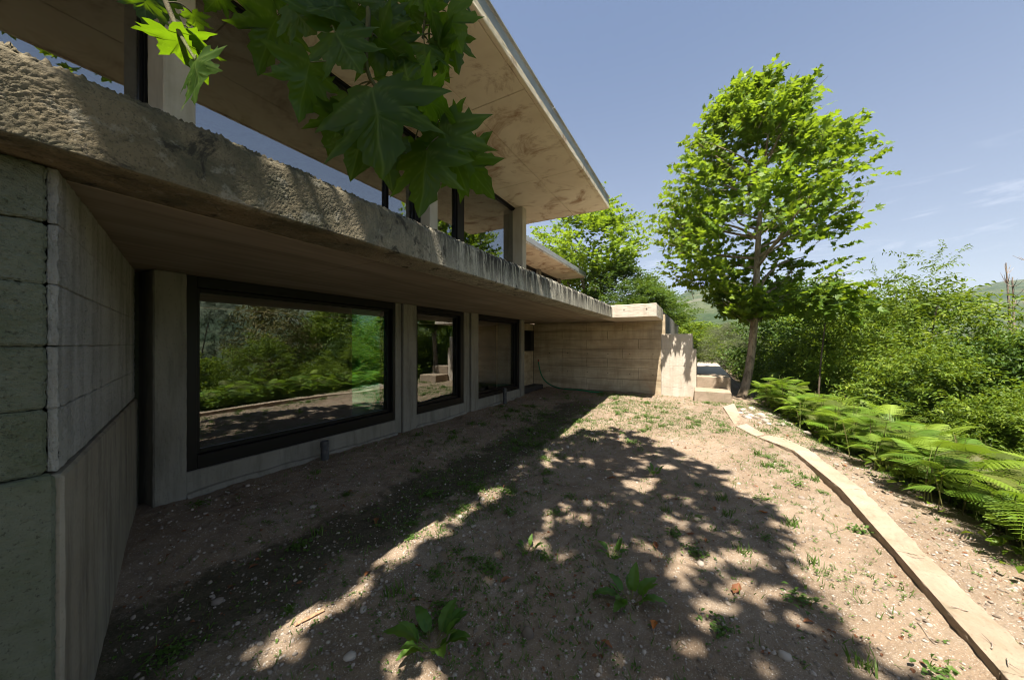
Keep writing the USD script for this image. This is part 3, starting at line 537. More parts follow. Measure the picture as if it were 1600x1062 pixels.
out = E1*(np.cos(ph))[:, None]+E2*np.sin(ph)[:, None]+np.array([0, 0, 0.42])+rng.normal(0, 0.3, (len(pts), 3))
SH = (pts+TB)[:, None]  # leave out shoots that would shade the sunlit end wall and the bright ground before the steps
_t = ((pts+TB)[:, 1]-11.85)/SUN[1]*-1; _h = (pts+TB)+SUN*(((11.85-(pts+TB)[:, 1])/SUN[1]))[:, None]
_g = (pts+TB)-SUN/SUN[2]*(pts+TB)[:, 2:3]
cut = ((_h[:, 0] > -1.2) & (_h[:, 0] < 0.35) & (_h[:, 2] > -0.2) & (_h[:, 2] < 1.30+0.35*np.sin(_h[:, 0]*7))) | ((_g[:, 1] < 11.85) & (_g[:, 0] < 0.7))
cut &= rng.random(len(cut)) < 0.96
pts, ph, rad, out = pts[~cut], ph[~cut], rad[~cut], out[~cut]
NL = 10
v, f = spray(pts-0.4*nz(out), out, rng.uniform(0.5, 0.95, len(pts)), NL, 0.135, rng, LF, flat=0.58, droop=0.12)
obj('crown', (v, f), 'leaf_plane', tree, tint=tints(len(pts), NL, len(LF[0]), rng))
sel = rng.choice(np.where(rad > 0.72)[0], 34, replace=False)
def tbase(q):
    h = max(2.3, q[2]-0.75*np.hypot(q[0], q[1])*0.7); i = np.argmin(np.abs(trp[:, 2]-h)); return trp[i].copy(), 0.5*trr[i]+0.008
limbs(tbase, pts[sel], rng, 0.05, tree, 'bark_plane')
sel2 = rng.choice(len(pts), 500, replace=False)
obj('twigs', cat([tube([pts[i]-0.55*nz(out[i]), pts[i]+0.3*nz(out[i])], [0.009, 0.004], 4, False) for i in sel2]), 'bark_plane', tree, kind='stuff')

# overhanging plane tree whose branch hangs into the picture; its crown stands above and behind
rng = np.random.default_rng(8)
ov = thing('plane_tree', 'large plane tree overhead whose dark lobed leaves hang into the top left', 'tree')
obj('trunk', tube(spline([(0.9, -3.2, -0.6), (0.85, -3.1, 2.0), (0.6, -2.6, 4.6), (0.3, -1.8, 7.0)], 20), np.linspace(0.28, 0.13, 20), 12), 'bark_plane', ov, smooth=True)
shade = Polygon([(-2.06, 0.2), (-2.02, 1.6), (-1.93, 2.6), (-2.05, 3.5), (-2.75, 4.1), (-2.75, 6.1), (-1.85, 7.35), (-1.15, 7.5), (-0.75, 6.75), (0.15, 6.2), (0.55, 5.2), (0.78, 4.5), (0.72, 3.75), (1.0, 3.3), (1.35, 2.7), (1.9, 1.6), (2.4, -0.4), (1.8, -3.5), (-2.8, -3.5), (-3.2, -1.5), (-2.6, 0.0)])
GT = SUN/SUN[2]
gp = []
while len(gp) < 1500:
    q = rng.uniform((-3.2, -3.5), (2.4, 7.6))
    if shade.buffer(-0.03).contains(Point(*q)):
        edge = shade.exterior.distance(Point(*q)); nv = meshkit.fbm(np.array([q[0]*1.5, q[1]*1.5, 0.0]), 3, 19)
        if nv > 0.40+0.0*edge and rng.random() < 0.45+0.6*min(edge/0.9, 1): gp.append(q)
gp += [q for q in rng.normal((-1.0, 1.65), (0.34, 0.34), (240, 2)) if q[0] > -2.0]
q2 = rng.uniform((-3.3, -1.0), (-2.37, 5.4), (430, 2)); gp += [q for q in q2 if meshkit.fbm(np.array([q[0]*2.2, q[1]*2.2, 1.0]), 3, 23) > 0.50]
q3 = rng.uniform((-2.42, 3.9), (-0.9, 7.0), (380, 2)); gp += [q for q in q3 if shade.contains(Point(*q)) and meshkit.fbm(np.array([q[0]*2.0, q[1]*2.0, 4.0]), 3, 29) > 0.45]
gp += list(rng.uniform((-2.85, -0.5), (-2.27, 0.98), (210, 2)))
q4 = rng.uniform((-2.14, 0.2), (-1.5, 4.2), (330, 2)); gp += list(q4)
q5 = rng.uniform((-2.0, 0.5), (0.9, 6.0), (420, 2)); gp += [q for q in q5 if shade.buffer(-0.2).contains(Point(*q))]
gp = [q for q in gp if np.hypot(q[0]+1.40, q[1]-1.42) > 0.27]
gp = np.array(gp); hgt = rng.uniform(7.3, 9.4, len(gp)); cp = np.c_[gp, np.full(len(gp), -0.25)]+hgt[:, None]*GT
NL = 3; dirn = rng.normal(0, 1, (len(cp), 3)); dirn[:, 2] *= 0.3; dirn = nz(dirn)
v, f = spray(cp-0.13*dirn, dirn, 0.26, NL, 0.17, rng, LF, flat=0.85, droop=0.05)
obj('crown', (v, f), 'leaf_plane', ov, tint=tints(len(cp), NL, len(LF[0]), rng))
for i in rng.choice(len(cp), 16, replace=False):
    b = np.array([0.45, -2.1, 6.2]); q = cp[i]; obj('limb', tube(spline([b, (b+q)/2+(0, 0, 0.5), q], 10), np.linspace(0.05, 0.01, 10), 6), 'bark_plane', ov, smooth=True)
# near leaves, dense lobed meshes with raised veins
def big_leaf(seed):
    r = np.random.default_rng(seed)
    ctrl = [(0.0, 0.0), (0.07, -0.10), (0.20, -0.17), (0.33, -0.16), (0.30, -0.05), (0.42, -0.02), (0.52, -0.05), (0.50, 0.05), (0.62, 0.08), (0.78, 0.17), (0.62, 0.20), (0.52, 0.26), (0.40, 0.27), (0.44, 0.36), (0.52, 0.42), (0.53, 0.52), (0.66, 0.66), (0.50, 0.61), (0.42, 0.60), (0.36, 0.54), (0.25, 0.49), (0.27, 0.58), (0.22, 0.66), (0.24, 0.76), (0.13, 0.86), (0.09, 0.95), (0.0, 1.10)]
    rt = np.array(ctrl)*np.r_[1.0, 1.0]; lt = rt[1:-1][::-1]*[-1, 1]
    rt = rt+r.normal(0, 0.012, rt.shape)*(np.arange(len(rt)) % (len(rt)-1) > 0)[:, None]; lt = lt+r.normal(0, 0.012, lt.shape)
    o = np.vstack([rt, lt]); o2 = []
    for i in range(len(o)):
        a, b = o[i], o[(i+1) % len(o)]; n = 3
        for k in range(n): o2.append(a+(b-a)*k/n)
    o = np.array(o2); c0 = np.array([0.0, 0.27]); ks = np.linspace(0, 1, 12)[1:]
    P = np.vstack([c0]+[c0+(o-c0)*k for k in ks]); n = len(o)
    F = [[0, 1+i, 1+(i+1) % n] for i in range(n)]
    for k in range(len(ks)-1):
        for i in range(n):
            a, b, c_, d = 1+k*n+i, 1+k*n+(i+1) % n, 1+(k+1)*n+(i+1) % n, 1+(k+1)*n+i
            F += [[a, d, c_], [a, c_, b]]
    veins = [((0, 0), (0, 1.08)), ((0, 0), (0.64, 0.64)), ((0, 0), (-0.64, 0.64)), ((0, 0), (0.76, 0.17)), ((0, 0), (-0.76, 0.17))]
    for t in (0.3, 0.42, 0.54, 0.66, 0.78): veins += [((0, t), (0.17*(1.1-t)+.05, t+0.17)), ((0, t), (-0.17*(1.1-t)-.05, t+0.17))]
    for t in (0.4, 0.6, 0.8):
        for s in (1, -1): veins += [((s*0.64*t, 0.64*t), (s*(0.64*t+0.03), 0.64*t+0.15)), ((s*0.64*t, 0.64*t), (s*(0.64*t+0.15), 0.64*t+0.02))]
    vd = np.full(len(P), 9.0)
    for j, (a, b) in enumerate(veins):
        a, b = np.array(a, float), np.array(b, float); t = np.clip(((P-a)@(b-a))/((b-a)@(b-a)), 0, 1)
        dd_ = np.linalg.norm(P-(a+t[:, None]*(b-a)), axis=1); vd = np.minimum(vd, dd_*(1.0 if j < 5 else 2.0))
    vein = np.exp(-(vd/0.011)**2)*0.7
    z = 0.16*np.abs(P[:, 0])**1.2-r.uniform(0.05, 0.22)*P[:, 1]**2+0.03*np.sin(7*P[:, 0]+r.uniform(0, 6))*P[:, 1]+0.02*np.sin(11*P[:, 1]+r.uniform(0, 6))+0.05*fb(np.c_[P*3, np.full(len(P), seed*1.7)], 1, 2)
    z = z+0.018*(1-np.exp(-(vd/0.06)**2))
    return np.c_[P, z], np.array(F), vein
NEAR = [
    (-1.173, 0.338, 2.411, -1.265, 0.322, 2.356, 1.150),
    (-1.088, 0.362, 2.321, -1.044, 0.363, 2.175, 0.950),
    (-1.150, 0.374, 2.427, -1.148, 0.443, 2.385, 0.900),
    (-1.282, 0.324, 2.547, -1.308, 0.332, 2.474, 1.100),
    (-1.030, 0.519, 2.533, -1.142, 0.515, 2.432, 1.050),
    (-0.843, 0.565, 2.442, -0.788, 0.595, 2.338, 1.350),
    (-0.871, 0.583, 2.475, -0.922, 0.612, 2.663, 1.100),
    (-0.879, 0.522, 2.346, -0.942, 0.522, 2.228, 1.100),
    (-0.790, 0.685, 2.600, -0.822, 0.713, 2.491, 1.050),
    (-0.759, 0.747, 2.619, -0.803, 0.791, 2.574, 1.200),
    (-0.698, 0.758, 2.635, -0.678, 0.792, 2.521, 1.100),
    (-0.663, 0.800, 2.613, -0.614, 0.827, 2.491, 1.150),
    (-0.669, 0.831, 2.579, -0.681, 0.881, 2.479, 1.000),
    (-0.745, 0.824, 2.556, -0.722, 0.881, 2.488, 1.150),
    (-0.707, 0.696, 2.331, -0.760, 0.724, 2.462, 1.200),
    (-0.690, 0.716, 2.317, -0.568, 0.749, 2.229, 1.000),
    (-0.720, 0.586, 2.261, -0.658, 0.574, 2.000, 0.980),
    (-0.895, 0.627, 2.286, -0.999, 0.650, 2.223, 1.200),
    (-0.819, 0.634, 2.212, -0.876, 0.638, 2.100, 1.100),
    (-0.645, 0.696, 2.143, -0.655, 0.690, 1.970, 1.080),
    (-0.648, 0.762, 2.254, -0.578, 0.824, 2.172, 1.100),
    (-0.625, 0.729, 2.218, -0.564, 0.808, 2.008, 0.850),
    (-0.643, 0.833, 2.194, -0.588, 0.921, 2.105, 1.200),
    (-0.753, 0.648, 2.182, -0.779, 0.702, 2.042, 0.900),
    (-0.709, 0.718, 2.193, -0.731, 0.751, 2.122, 1.100),
    (-0.855, 0.615, 2.310, -0.874, 0.673, 2.230, 1.000),
    (-0.964, 0.521, 2.526, -0.896, 0.558, 2.440, 1.000),
    (-0.875, 0.661, 2.609, -0.962, 0.659, 2.547, 1.100),
    (-0.893, 0.708, 2.698, -0.839, 0.772, 2.627, 1.100),
    (-1.007, 0.589, 2.665, -1.064, 0.603, 2.590, 1.200),
    (-1.199, 0.392, 2.512, -1.229, 0.433, 2.477, 0.900),
    (-1.316, 0.362, 2.591, -1.359, 0.385, 2.525, 0.900),
    (-1.168, 0.444, 2.595, -1.248, 0.434, 2.571, 0.900),
    (-0.767, 0.788, 2.748, -0.777, 0.806, 2.627, 1.200),
    (-0.729, 0.718, 2.286, -0.716, 0.748, 2.271, 1.500),
    (-1.111, 0.554, 2.686, -1.178, 0.552, 2.635, 1.200),
    (-0.675, 0.839, 2.738, -0.658, 0.871, 2.647, 1.200),
    (-0.801, 0.667, 2.488, -0.720, 0.734, 2.435, 1.200),
]
TWIGS = [
    [(-1.269, 0.331, 2.628), (-1.202, 0.345, 2.490), (-1.142, 0.355, 2.390), (-1.099, 0.367, 2.325)],
    [(-0.875, 0.661, 2.778), (-0.834, 0.661, 2.607), (-0.821, 0.645, 2.461), (-0.796, 0.647, 2.345), (-0.714, 0.703, 2.272), (-0.642, 0.755, 2.224), (-0.619, 0.801, 2.177)],
    [(-1.004, 0.533, 2.702), (-0.972, 0.551, 2.595), (-0.883, 0.577, 2.478)],
    [(-0.695, 0.817, 2.835), (-0.722, 0.790, 2.678), (-0.739, 0.781, 2.551)],
]
br = obj('branch', tube(spline(TWIGS[1], 24), np.linspace(0.008, 0.003, 24), 7), 'twig_green', ov, smooth=True, label='thin branch with dark hanging leaves close to the lens')
for t in (TWIGS[0], TWIGS[2], TWIGS[3]): obj('twig', tube(spline(t, 24), np.linspace(0.008, 0.003, 24), 7), 'twig_green', br, smooth=True)
rng = np.random.default_rng(31); tw_pts = np.vstack([spline(t, 60) for t in TWIGS])
SUNH = SUN
NEAR[0] = NEAR[0][:3]+(-1.276, 0.470, 2.40)+(0.82,)
for i in range(5):
    u_ = rng.uniform(0, 1); b_ = np.array([-0.86, 0.62, 2.56])*(1-u_)+np.array([-0.70, 0.80, 2.60])*u_+rng.normal(0, 0.045, 3); NEAR.append(tuple(b_)+tuple(b_+np.array([rng.normal(0, 0.06), rng.normal(0, 0.05), -0.10]))+(1.15,))
for i, q in enumerate(NEAR):
    J, T, k = np.array(q[:3]), np.array(q[3:6]), q[6]
    P, F, vein = big_leaf(100+i); d = T-J; L = np.linalg.norm(d)*k/1.08; d = nz(d)
    toc = nz(np.array([0, 0, EYE])-J)
    nrm = nz(-0.75*toc*np.sign(-toc[2]*0-1)*0+toc*-0.8+np.array([0, 0, 0.35])+rng.normal(0, 0.34, 3)); nrm = np.array([0.0, -0.1, 1.0]) if i == 0 else nrm; nrm = nz(nrm-d*np.dot(nrm, d))
    x = np.cross(d, nrm)
    v = J+L*(P[:, :1]*x+P[:, 1:2]*d+P[:, 2:3]*nrm)
    near_t = tw_pts[np.argmin(np.linalg.norm(tw_pts-J, axis=1))]
    obj('leaf', (v, F), 'leaf_near', br, smooth=True, tint=np.full(len(v), rng.uniform(0.25, 0.85)), vein=vein)
    mid = (J+near_t)/2+np.array([0, 0, 0.012])
    obj('petiole', tube(spline([near_t, mid, J], 8), np.linspace(0.0022, 0.0015, 8), 6), 'twig_green', br, smooth=True)

# shrubs and small trees: a few kinds, each built once and then referenced
def shrub_proto(name, label, cat_, loc, rz, sc, seed, M, NL, size, tmpl, mat, shape, bark_='bark_dark', stems=9, thr=0.44, low=0.05, droop=0.15, group=None, flat=0.65, slen=(0.3, 0.6)):
    r = np.random.default_rng(seed); t = thing(name, label, cat_, loc, rz, sc, group)
    zz = r.uniform(low, 1.0, M*4); ph = r.uniform(0, 2*np.pi, M*4); rad = r.uniform(0.02, 1, M*4)**0.42
    R = np.interp(zz, *zip(*shape)); wob = 0.75+0.6*meshkit.fbm(np.c_[np.cos(ph)*1.6, np.sin(ph)*1.6, zz*2.4]+seed, 3, seed)
    p = np.c_[np.cos(ph)*R*rad*wob, np.sin(ph)*R*rad*wob, zz*(0.86+0.28*meshkit.noise(np.c_[np.cos(ph)*2, np.sin(ph)*2, zz*0]+seed*3, seed))]
    k = meshkit.fbm(p*np.array([5, 5, 6.0])+seed, 3, seed+2) > thr; p, ph, rad = p[k][:M], ph[k][:M], rad[k][:M]
    H_ = 2.0
    p = p*H_; out = np.c_[np.cos(ph), np.sin(ph), np.full(len(p), 0.55)]+r.normal(0, 0.35, (len(p), 3))
    sl = r.uniform(*slen, len(p))
    v, f = spray(p-0.5*sl[:, None]*nz(out), out, sl, NL, size, r, tmpl, flat=flat, droop=droop)
    obj('crown', (v, f), mat, t, tint=tints(len(p), NL, len(tmpl[0]), r))
    idx = r.choice(len(p), min(stems*5, len(p)), replace=False)
    for i in range(stems):
        q = p[idx[i]]*np.array([0.85, 0.85, 0.72]); b = np.array([r.normal(0, 0.05), r.normal(0, 0.05), -0.25])
        obj('stem', tube(spline([b, (b+q)/2*np.array([0.7, 0.7, 1.1]), q], 8), np.linspace(0.018, 0.004, 8), 5), bark_, t, smooth=True)
    return t
round_ = [(0, .25), (.15, .40), (.4, .50), (.7, .42), (.9, .22), (1, .06)]
tall_ = [(0, .05), (.2, .12), (.4, .28), (.65, .30), (.85, .2), (1, .05)]
wide_ = [(0, .45), (.2, .62), (.5, .66), (.8, .45), (1, .1)]
tree_ = [(0, .02), (.28, .05), (.38, .25), (.55, .40), (.75, .36), (.92, .18), (1, .04)]
open_ = [(0, .03), (.3, .08), (.5, .22), (.75, .24), (1, .14)]
KINDS = {
 'hazel': dict(cat_='shrub', seed=3, M=1500, NL=10, size=0.072, tmpl=LO, mat='leaf_hazel', shape=wide_, thr=0.475, name='hazel_shrub'),
 'round': dict(cat_='shrub', seed=4, M=1350, NL=10, size=0.064, tmpl=LH, mat='leaf_hazel', shape=round_, thr=0.48, name='leafy_shrub'),
 'dark': dict(cat_='shrub', seed=5, M=1350, NL=10, size=0.062, tmpl=LH, mat='leaf_dark', shape=round_, thr=0.47, name='dark_shrub'),
 'olive': dict(cat_='shrub', seed=6, M=1500, NL=10, size=0.045, tmpl=LO, mat='leaf_olive', shape=round_, thr=0.40, name='grey_shrub'),
 'tan': dict(cat_='tree', seed=7, M=800, NL=9, size=0.085, tmpl=LO, mat='leaf_tan', shape=tree_, thr=0.42, name='eucalyptus_tree', droop=0.5),
 'pine': dict(cat_='tree', seed=9, M=500, NL=26, size=0.10, tmpl=LN, mat='leaf_pine', shape=tree_, thr=0.47, name='pine_tree', slen=(0.10, 0.2), stems=14),
 'tree': dict(cat_='tree', seed=10, M=1500, NL=9, size=0.042, tmpl=LF, mat='leaf_plane', shape=tree_, thr=0.44, name='leafy_tree', bark_='bark_plane', stems=14, slen=(0.15, 0.35)),
 'shoot': dict(cat_='shrub', seed=12, M=150, NL=17, size=0.042, tmpl=LO, mat='leaf_hazel', shape=open_, thr=0.36, name='sapling_shoots', droop=0.1, slen=(0.2, 0.4), stems=12),
}
protos = {}
def grow_shrub(kind, label, x, y, top, width, rz=0.0, zbase=None, group=None):
    z = gz(x, y) if zbase is None else zbase; h = max(top-z, 0.4); k = KINDS[kind]
    wmax = 2*max(w for _, w in k['shape'])*2.0
    sc = (width/wmax, width/wmax, h/2.2)
    if kind not in protos:
        kw = dict(k); nm, ct = kw.pop('name'), kw.pop('cat_')
        protos[kind] = shrub_proto(nm, label, ct, (x, y, z), rz, sc, group=group, **kw)
        return protos[kind]
    return thing(k['name'], label, k['cat_'], (x, y, z), rz, sc, group, ref=protos[kind])
# behind the house
grow_shrub('tree', 'bright green broad tree rising behind the far roof corner', -6.3, 21.8, 11.6, 7.4, 0.3)
grow_shrub('dark', 'dark green tree between the bright tree and the hill gap', -3.9, 20.6, 6.4, 5.0, 1.0)
grow_shrub('round', 'lighter round treetop just right of the dark tree behind the slab end', -2.5, 22.5, 6.0, 2.6, 2.0)
grow_shrub('dark', 'dark low tree directly behind the slab return', -2.2, 19.5, 4.6, 4.2, 2.9)
grow_shrub('round', 'green hedge bush above the long grey retaining wall', -0.9, 24.0, 3.6, 4.4, 0.7)
grow_shrub('round', 'smaller green bush further down the grey retaining wall', 0.6, 28.0, 3.1, 4.6, 4.0)
grow_shrub('tree', 'pale green tree hidden low behind the pavilion roof', -9.5, 26.0, 9.0, 7.0, 1.9)
grow_shrub('olive', 'grey green olive like bush standing beyond the landing', 1.15, 20.5, 2.75, 2.5, 0.4)
grow_shrub('olive', 'second duller grey bush behind the leaning trunk', 2.5, 21.0, 2.3, 2.4, 2.4)
grow_shrub('dark', 'dark bush at the foot of the far hill left of the tall trunk', 1.9, 32.0, 3.3, 6.0, 1.4)
grow_shrub('dark', 'dark green thicket right behind the leaning trunk', 3.3, 18.5, 4.6, 4.4, 0.2)
grow_shrub('round', 'mid green thicket under the right side of the tall crown', 4.6, 17.2, 4.3, 4.2, 2.2)
grow_shrub('round', 'leafy bush low behind the thin sapling', 3.3, 14.2, 2.3, 2.8, 5.1)
# right hand thicket
grow_shrub('hazel', 'large bright hazel thicket filling the middle of the right side', 5.0, 13.4, 3.5, 5.2, 0.0)
grow_shrub('hazel', 'bright hazel bush sloping down at the right of the large thicket', 6.3, 12.4, 2.3, 3.4, 2.0)
grow_shrub('hazel', 'low hazel bush in front of the large thicket above the ferns', 4.3, 10.6, 1.75, 2.9, 4.4)
grow_shrub('hazel', 'hazel bush nearest the tall tree crown edge', 3.9, 13.0, 3.1, 2.8, 3.2)
grow_shrub('shoot', 'feathery sapling shoots rising against the sky above the thicket', 5.05, 13.0, 4.35, 2.0, 0.5)
grow_shrub('shoot', 'thin pale shoots just left of the feathery ones', 4.45, 13.2, 3.95, 1.4, 2.5)
grow_shrub('shoot', 'loose shoots with big leaves at the far right edge', 6.1, 11.7, 2.0, 1.6, 1.7)
grow_shrub('dark', 'dark leafy bush at the far right edge under the bare branches', 5.75, 10.9, 1.95, 2.4, 0.9)
grow_shrub('round', 'green bush low at the right edge behind the ferns', 5.2, 9.6, 1.1, 2.2, 3.9)
grow_shrub('hazel', 'small hazel bush between ferns and dark right hand bush', 4.6, 9.3, 0.85, 1.9, 5.5)
grow_shrub('dark', 'shaded bush under the large thicket, behind the ferns', 4.7, 12.2, 1.3, 3.2, 3.0)
for i, (k, x, y, top, w, lab) in enumerate([('tan', 8.6, 8.9, 4.9, 3.6, 'tan leaved eucalyptus seen mirrored in the big window'), ('pine', 9.6, 6.3, 6.2, 3.4, 'dark pine mirrored at the left end of the big window'), ('round', 8.4, 11.4, 3.9, 4.0, 'green thicket mirrored right of the eucalyptus'), ('hazel', 6.6, 7.6, 2.1, 3.8, 'green bush mirrored above the ferns in the big window'),
        ('round', 7.2, 5.2, 1.7, 3.4, 'leafy bush mirrored below the pine in the big window'), ('dark', 10.5, 14.0, 4.4, 5.0, 'dark thicket mirrored at the right end of the big window'), ('hazel', 9.0, 17.0, 1.9, 4.6, 'hazel thicket far down the slope behind the bare tree'), ('round', 12.5, 18.0, 1.8, 6.0, 'round green bush far down the right slope'),
        ('dark', 7.0, 22.0, 4.0, 5.5, 'dark wood edge behind the large hazel thicket'), ('round', 5.2, 24.0, 4.6, 6.0, 'green wood edge behind the tall tree crown'), ('dark', 14.0, 24.0, 2.4, 8.0, 'dark wood far right beyond the bare tree'), ('pine', 10.9, 7.6, 5.2, 3.0, 'second smaller pine mirrored beside the eucalyptus'), ('round', 9.4, 3.6, 1.9, 3.8, 'bush down the slope outside the right edge')]):
    grow_shrub(k, lab, x, y, top, w, 0.7*i)
# more of the far wood as one mass
r = np.random.default_rng(77); wv, wf, wn = [], [], 0
NW = 9000; wx = r.uniform(-60, 160, NW); wy = r.uniform(34, 190, NW); ok = (wy > 38+np.abs(wx-2)*0.1)
wx, wy = wx[ok], wy[ok]; wz = gza(wx, wy)+r.uniform(0, 1, len(wx))*2.6*(0.6+0.8*meshkit.noise(np.c_[wx*0.12, wy*0.12, wx*0], 5))
v, f = spray(np.c_[wx, wy, wz], r.normal(0, 1, (len(wx), 3)), 2.0, 5, 1.0, r, LH, 0.6)
stuff('distant_wood', (v, f), 'leaf_dark', 'dark mixed woodland filling the valley below the far hills', 'woodland', tint=tints(len(wx), 5, len(LH[0]), r))
# thin dark sapling and bare tree
sp = thing('sapling', 'thin dark sapling stem with a small dark leafy head in front of the thicket', 'sapling', (2.62, 11.4, gz(2.62, 11.4)))
bz = gz(2.62, 11.4); stp = spline([(0, 0, -0.1), (0.06, 0.04, 0.7), (0.14, 0.08, 1.9), (0.3, 0.17, 2.8-bz)], 16)
obj('stem', tube(stp, np.linspace(0.028, 0.012, 16), 7), 'bark_dark', sp, smooth=True)
r = np.random.default_rng(14); top = stp[-1]; pp = top+r.normal(0, 1, (70, 3))*[0.3, 0.3, 0.17]; dd = pp-top+r.normal(0, .1, pp.shape)+[0, 0, -0.05]
v, f = spray(pp, dd, 0.3, 7, 0.16, r, LF, flat=0.8, droop=0.3); obj('crown', (v, f), 'leaf_plane', sp, tint=tints(70, 7, len(LF[0]), r, 0.0, 0.3))
bt = thing('bare_tree', 'bare dead tree with upright grey branches against the sky at the right', 'tree', (8.0, 15.6, gz(8.0, 15.6)))
r = np.random.default_rng(15); zb = -gz(8.0, 15.6)
for i, (dx, top, ln) in enumerate([(-0.05, 3.55, 0.0), (0.3, 4.3, 0.05), (0.05, 4.0, -0.12), (0.62, 3.9, 0.25)]):
    b = np.array([dx*0.4, 0, -0.2]); q = np.array([dx+ln, 0.1*i, top+zb]); pl = spline([b, b*0.4+q*0.6*np.array([1, 1, 1])+[0.02, 0, 0], q], 14)
    br_ = obj('branch', tube(pl, np.linspace(0.055, 0.012, 14), 6), 'bark_dead', bt, smooth=True)
    tws = []
    for k in range(26):
        j = r.integers(4, 13); a = pl[j]; w_ = np.array([r.normal(0, .13), r.normal(0, .13), r.uniform(.15, .4)]); tws.append(tube([a, a+w_*0.5+[0, 0, -.03], a+w_], [0.012, 0.007, 0.003], 4, False))
    obj('twigs', cat(tws), 'bark_dead', br_)
obj('branch', tube(spline([(0, 0, 1.9), (-0.45, 0, zb+2.3), (-0.75, -0.1, zb+3.0)], 10), np.linspace(0.03, 0.008, 10), 5), 'bark_dead', bt, smooth=True)

# bracken
def frond_mesh(L, seed, np_=13):
    r = np.random.default_rng(seed); vs, fs, n0 = [], [], 0
    t = np.linspace(0.0, 1.0, 12); arch = r.uniform(0.3, 0.6); rz_ = lambda u: L*(0.16*u-arch*u*u)
    rach = np.c_[0*t, L*t*(1-0.12*t), rz_(t)]; K = 7
    for i in range(np_+1):
        u = 0.14+0.86*i/np_; p = np.array([0, L*u*(1-0.12*u), rz_(u)]); pl = L*0.46*(1-u)**0.85*(0.72+0.5*min(1, u*3))+0.02
        for s in (-1, 1):
            d = nz(np.array([s*0.92, 0.34+0.25*u, -0.10-0.12*r.random()])); e_ = nz(np.cross(d, [0, 0, 1.0]))*-s; w0 = min(0.020, pl*0.16)*r.uniform(0.85, 1.15)
            pts_ = [p]
            for k in range(K):                                        # a toothed blade: pairs of lobes along the pinna
                a = (k+0.15)/K; b = (k+0.75)/K; wd = w0*(1-0.72*a)
                dr_ = np.array([0, 0, -0.16*pl])
                pts_ += [p+d*pl*a+dr_*a*a+e_*wd*0.35, p+d*pl*b+dr_*b*b+e_*wd, p+d*pl*a+dr_*a*a-e_*wd*0.35, p+d*pl*b+dr_*b*b-e_*wd]
            pts_.append(p+d*pl+np.array([0, 0, -0.16*pl])); m = len(pts_); F_ = []
            for k in range(K):
                o = 1+4*k; nx_ = o+4 if k < K-1 else None; c = 0 if k == 0 else o-4
                F_ += [(o, o+1, o+2), (o+2, o+1, o+3)]
                if nx_: F_ += [(o+1, nx_, o+3), (o+3, nx_, nx_+2)]
                else: F_ += [(o+1, m-1, o+3)]
            vs.append(np.array(pts_)); fs.append(np.array(F_)+n0); n0 += m
    rt = tube(rach, np.linspace(0.0035, 0.001, 12), 4, False); fs.append(np.array(rt.faces)+n0); vs.append(np.array(rt.vertices))
    return np.vstack(vs), np.vstack(fs), rach
FR = [frond_mesh(0.47, s) for s in (1, 2, 3, 4)]
def turn(v, az_, tilt, at): 
    ct, st_ = math.cos(tilt), math.sin(tilt); w = np.c_[v[:, 0], v[:, 1]*ct-v[:, 2]*st_, v[:, 1]*st_+v[:, 2]*ct]
    ca, sa = math.cos(az_), math.sin(az_); return np.c_[w[:, 0]*ca-w[:, 1]*sa, w[:, 0]*sa+w[:, 1]*ca, w[:, 2]]+at
def fern(loc, rz, sc, seed, label, group):
    r = np.random.default_rng(seed); t = thing('bracken_fern', label, 'fern', loc, rz, sc, group)
    for k in range(3):
        b = np.array([r.normal(0, .08), r.normal(0, .08), 0]); az0 = k*2.1+r.normal(0, .5); h = r.uniform(0.45, 1.0)
        topp = b+np.array([-math.sin(az0)*0.16, math.cos(az0)*0.16, h]); sp_ = spline([b-[0, 0, .2], (b+topp)/2+[0, 0, 0.03], topp], 9)
        obj('stalk', tube(sp_, np.linspace(0.007, 0.003, 9), 5, False), 'stem_fern', t)
        for m_, (hh, kk) in enumerate(((0.99, 0.85), (0.78, 1.0), (0.55, 0.9))):
            at_ = sp_[int(hh*8)]; azm = az0+(0, 1.5, -1.6)[m_]+r.normal(0, .35); v, f, rach = FR[(k+seed+m_) % 4]
            w = turn(v*kk*r.uniform(0.8, 1.1), azm, r.uniform(0.05, 0.75), at_)
            obj('frond', (w, f), 'leaf_fern', t, tint=np.full(len(v), r.uniform(0.1, 0.95)))
    return t
r = np.random.default_rng(55); fp = []; cnt = 0
spots = []
for _ in range(14000):
    y = r.uniform(2.6, 12.6); x = kerb_x(y)+r.uniform(0.55, 4.6)
    edge = np.interp(y, [2.6, 4.4, 5.5, 6.3, 8.0, 9.6, 11.0, 12.6], [2.5, 2.32, 2.24, 2.15, 2.0, 1.72, 1.33, 1.75])
    if x < edge+0.12 or x > edge+2.6: continue
    if any((x-a)**2+(y-b)**2 < 0.21**2 for a, b in spots): continue
    spots.append((x, y))
    if len(spots) >= 290: break
GF = 'bracken ferns along the bank'; LFN = 'bright green bracken fern growing in the mass below the kerb and thicket'
prot = [fern((*spots[i], gz(*spots[i])-0.05), 0.4*i, 0.9, 60+i, LFN, GF) for i in range(5)]
for i, (x, y) in enumerate(spots[5:]):
    thing('bracken_fern', LFN, 'fern', (x, y, gz(x, y)-0.05), r.uniform(0, 6.28), r.uniform(0.55, 1.1), GF, ref=prot[i % 5])

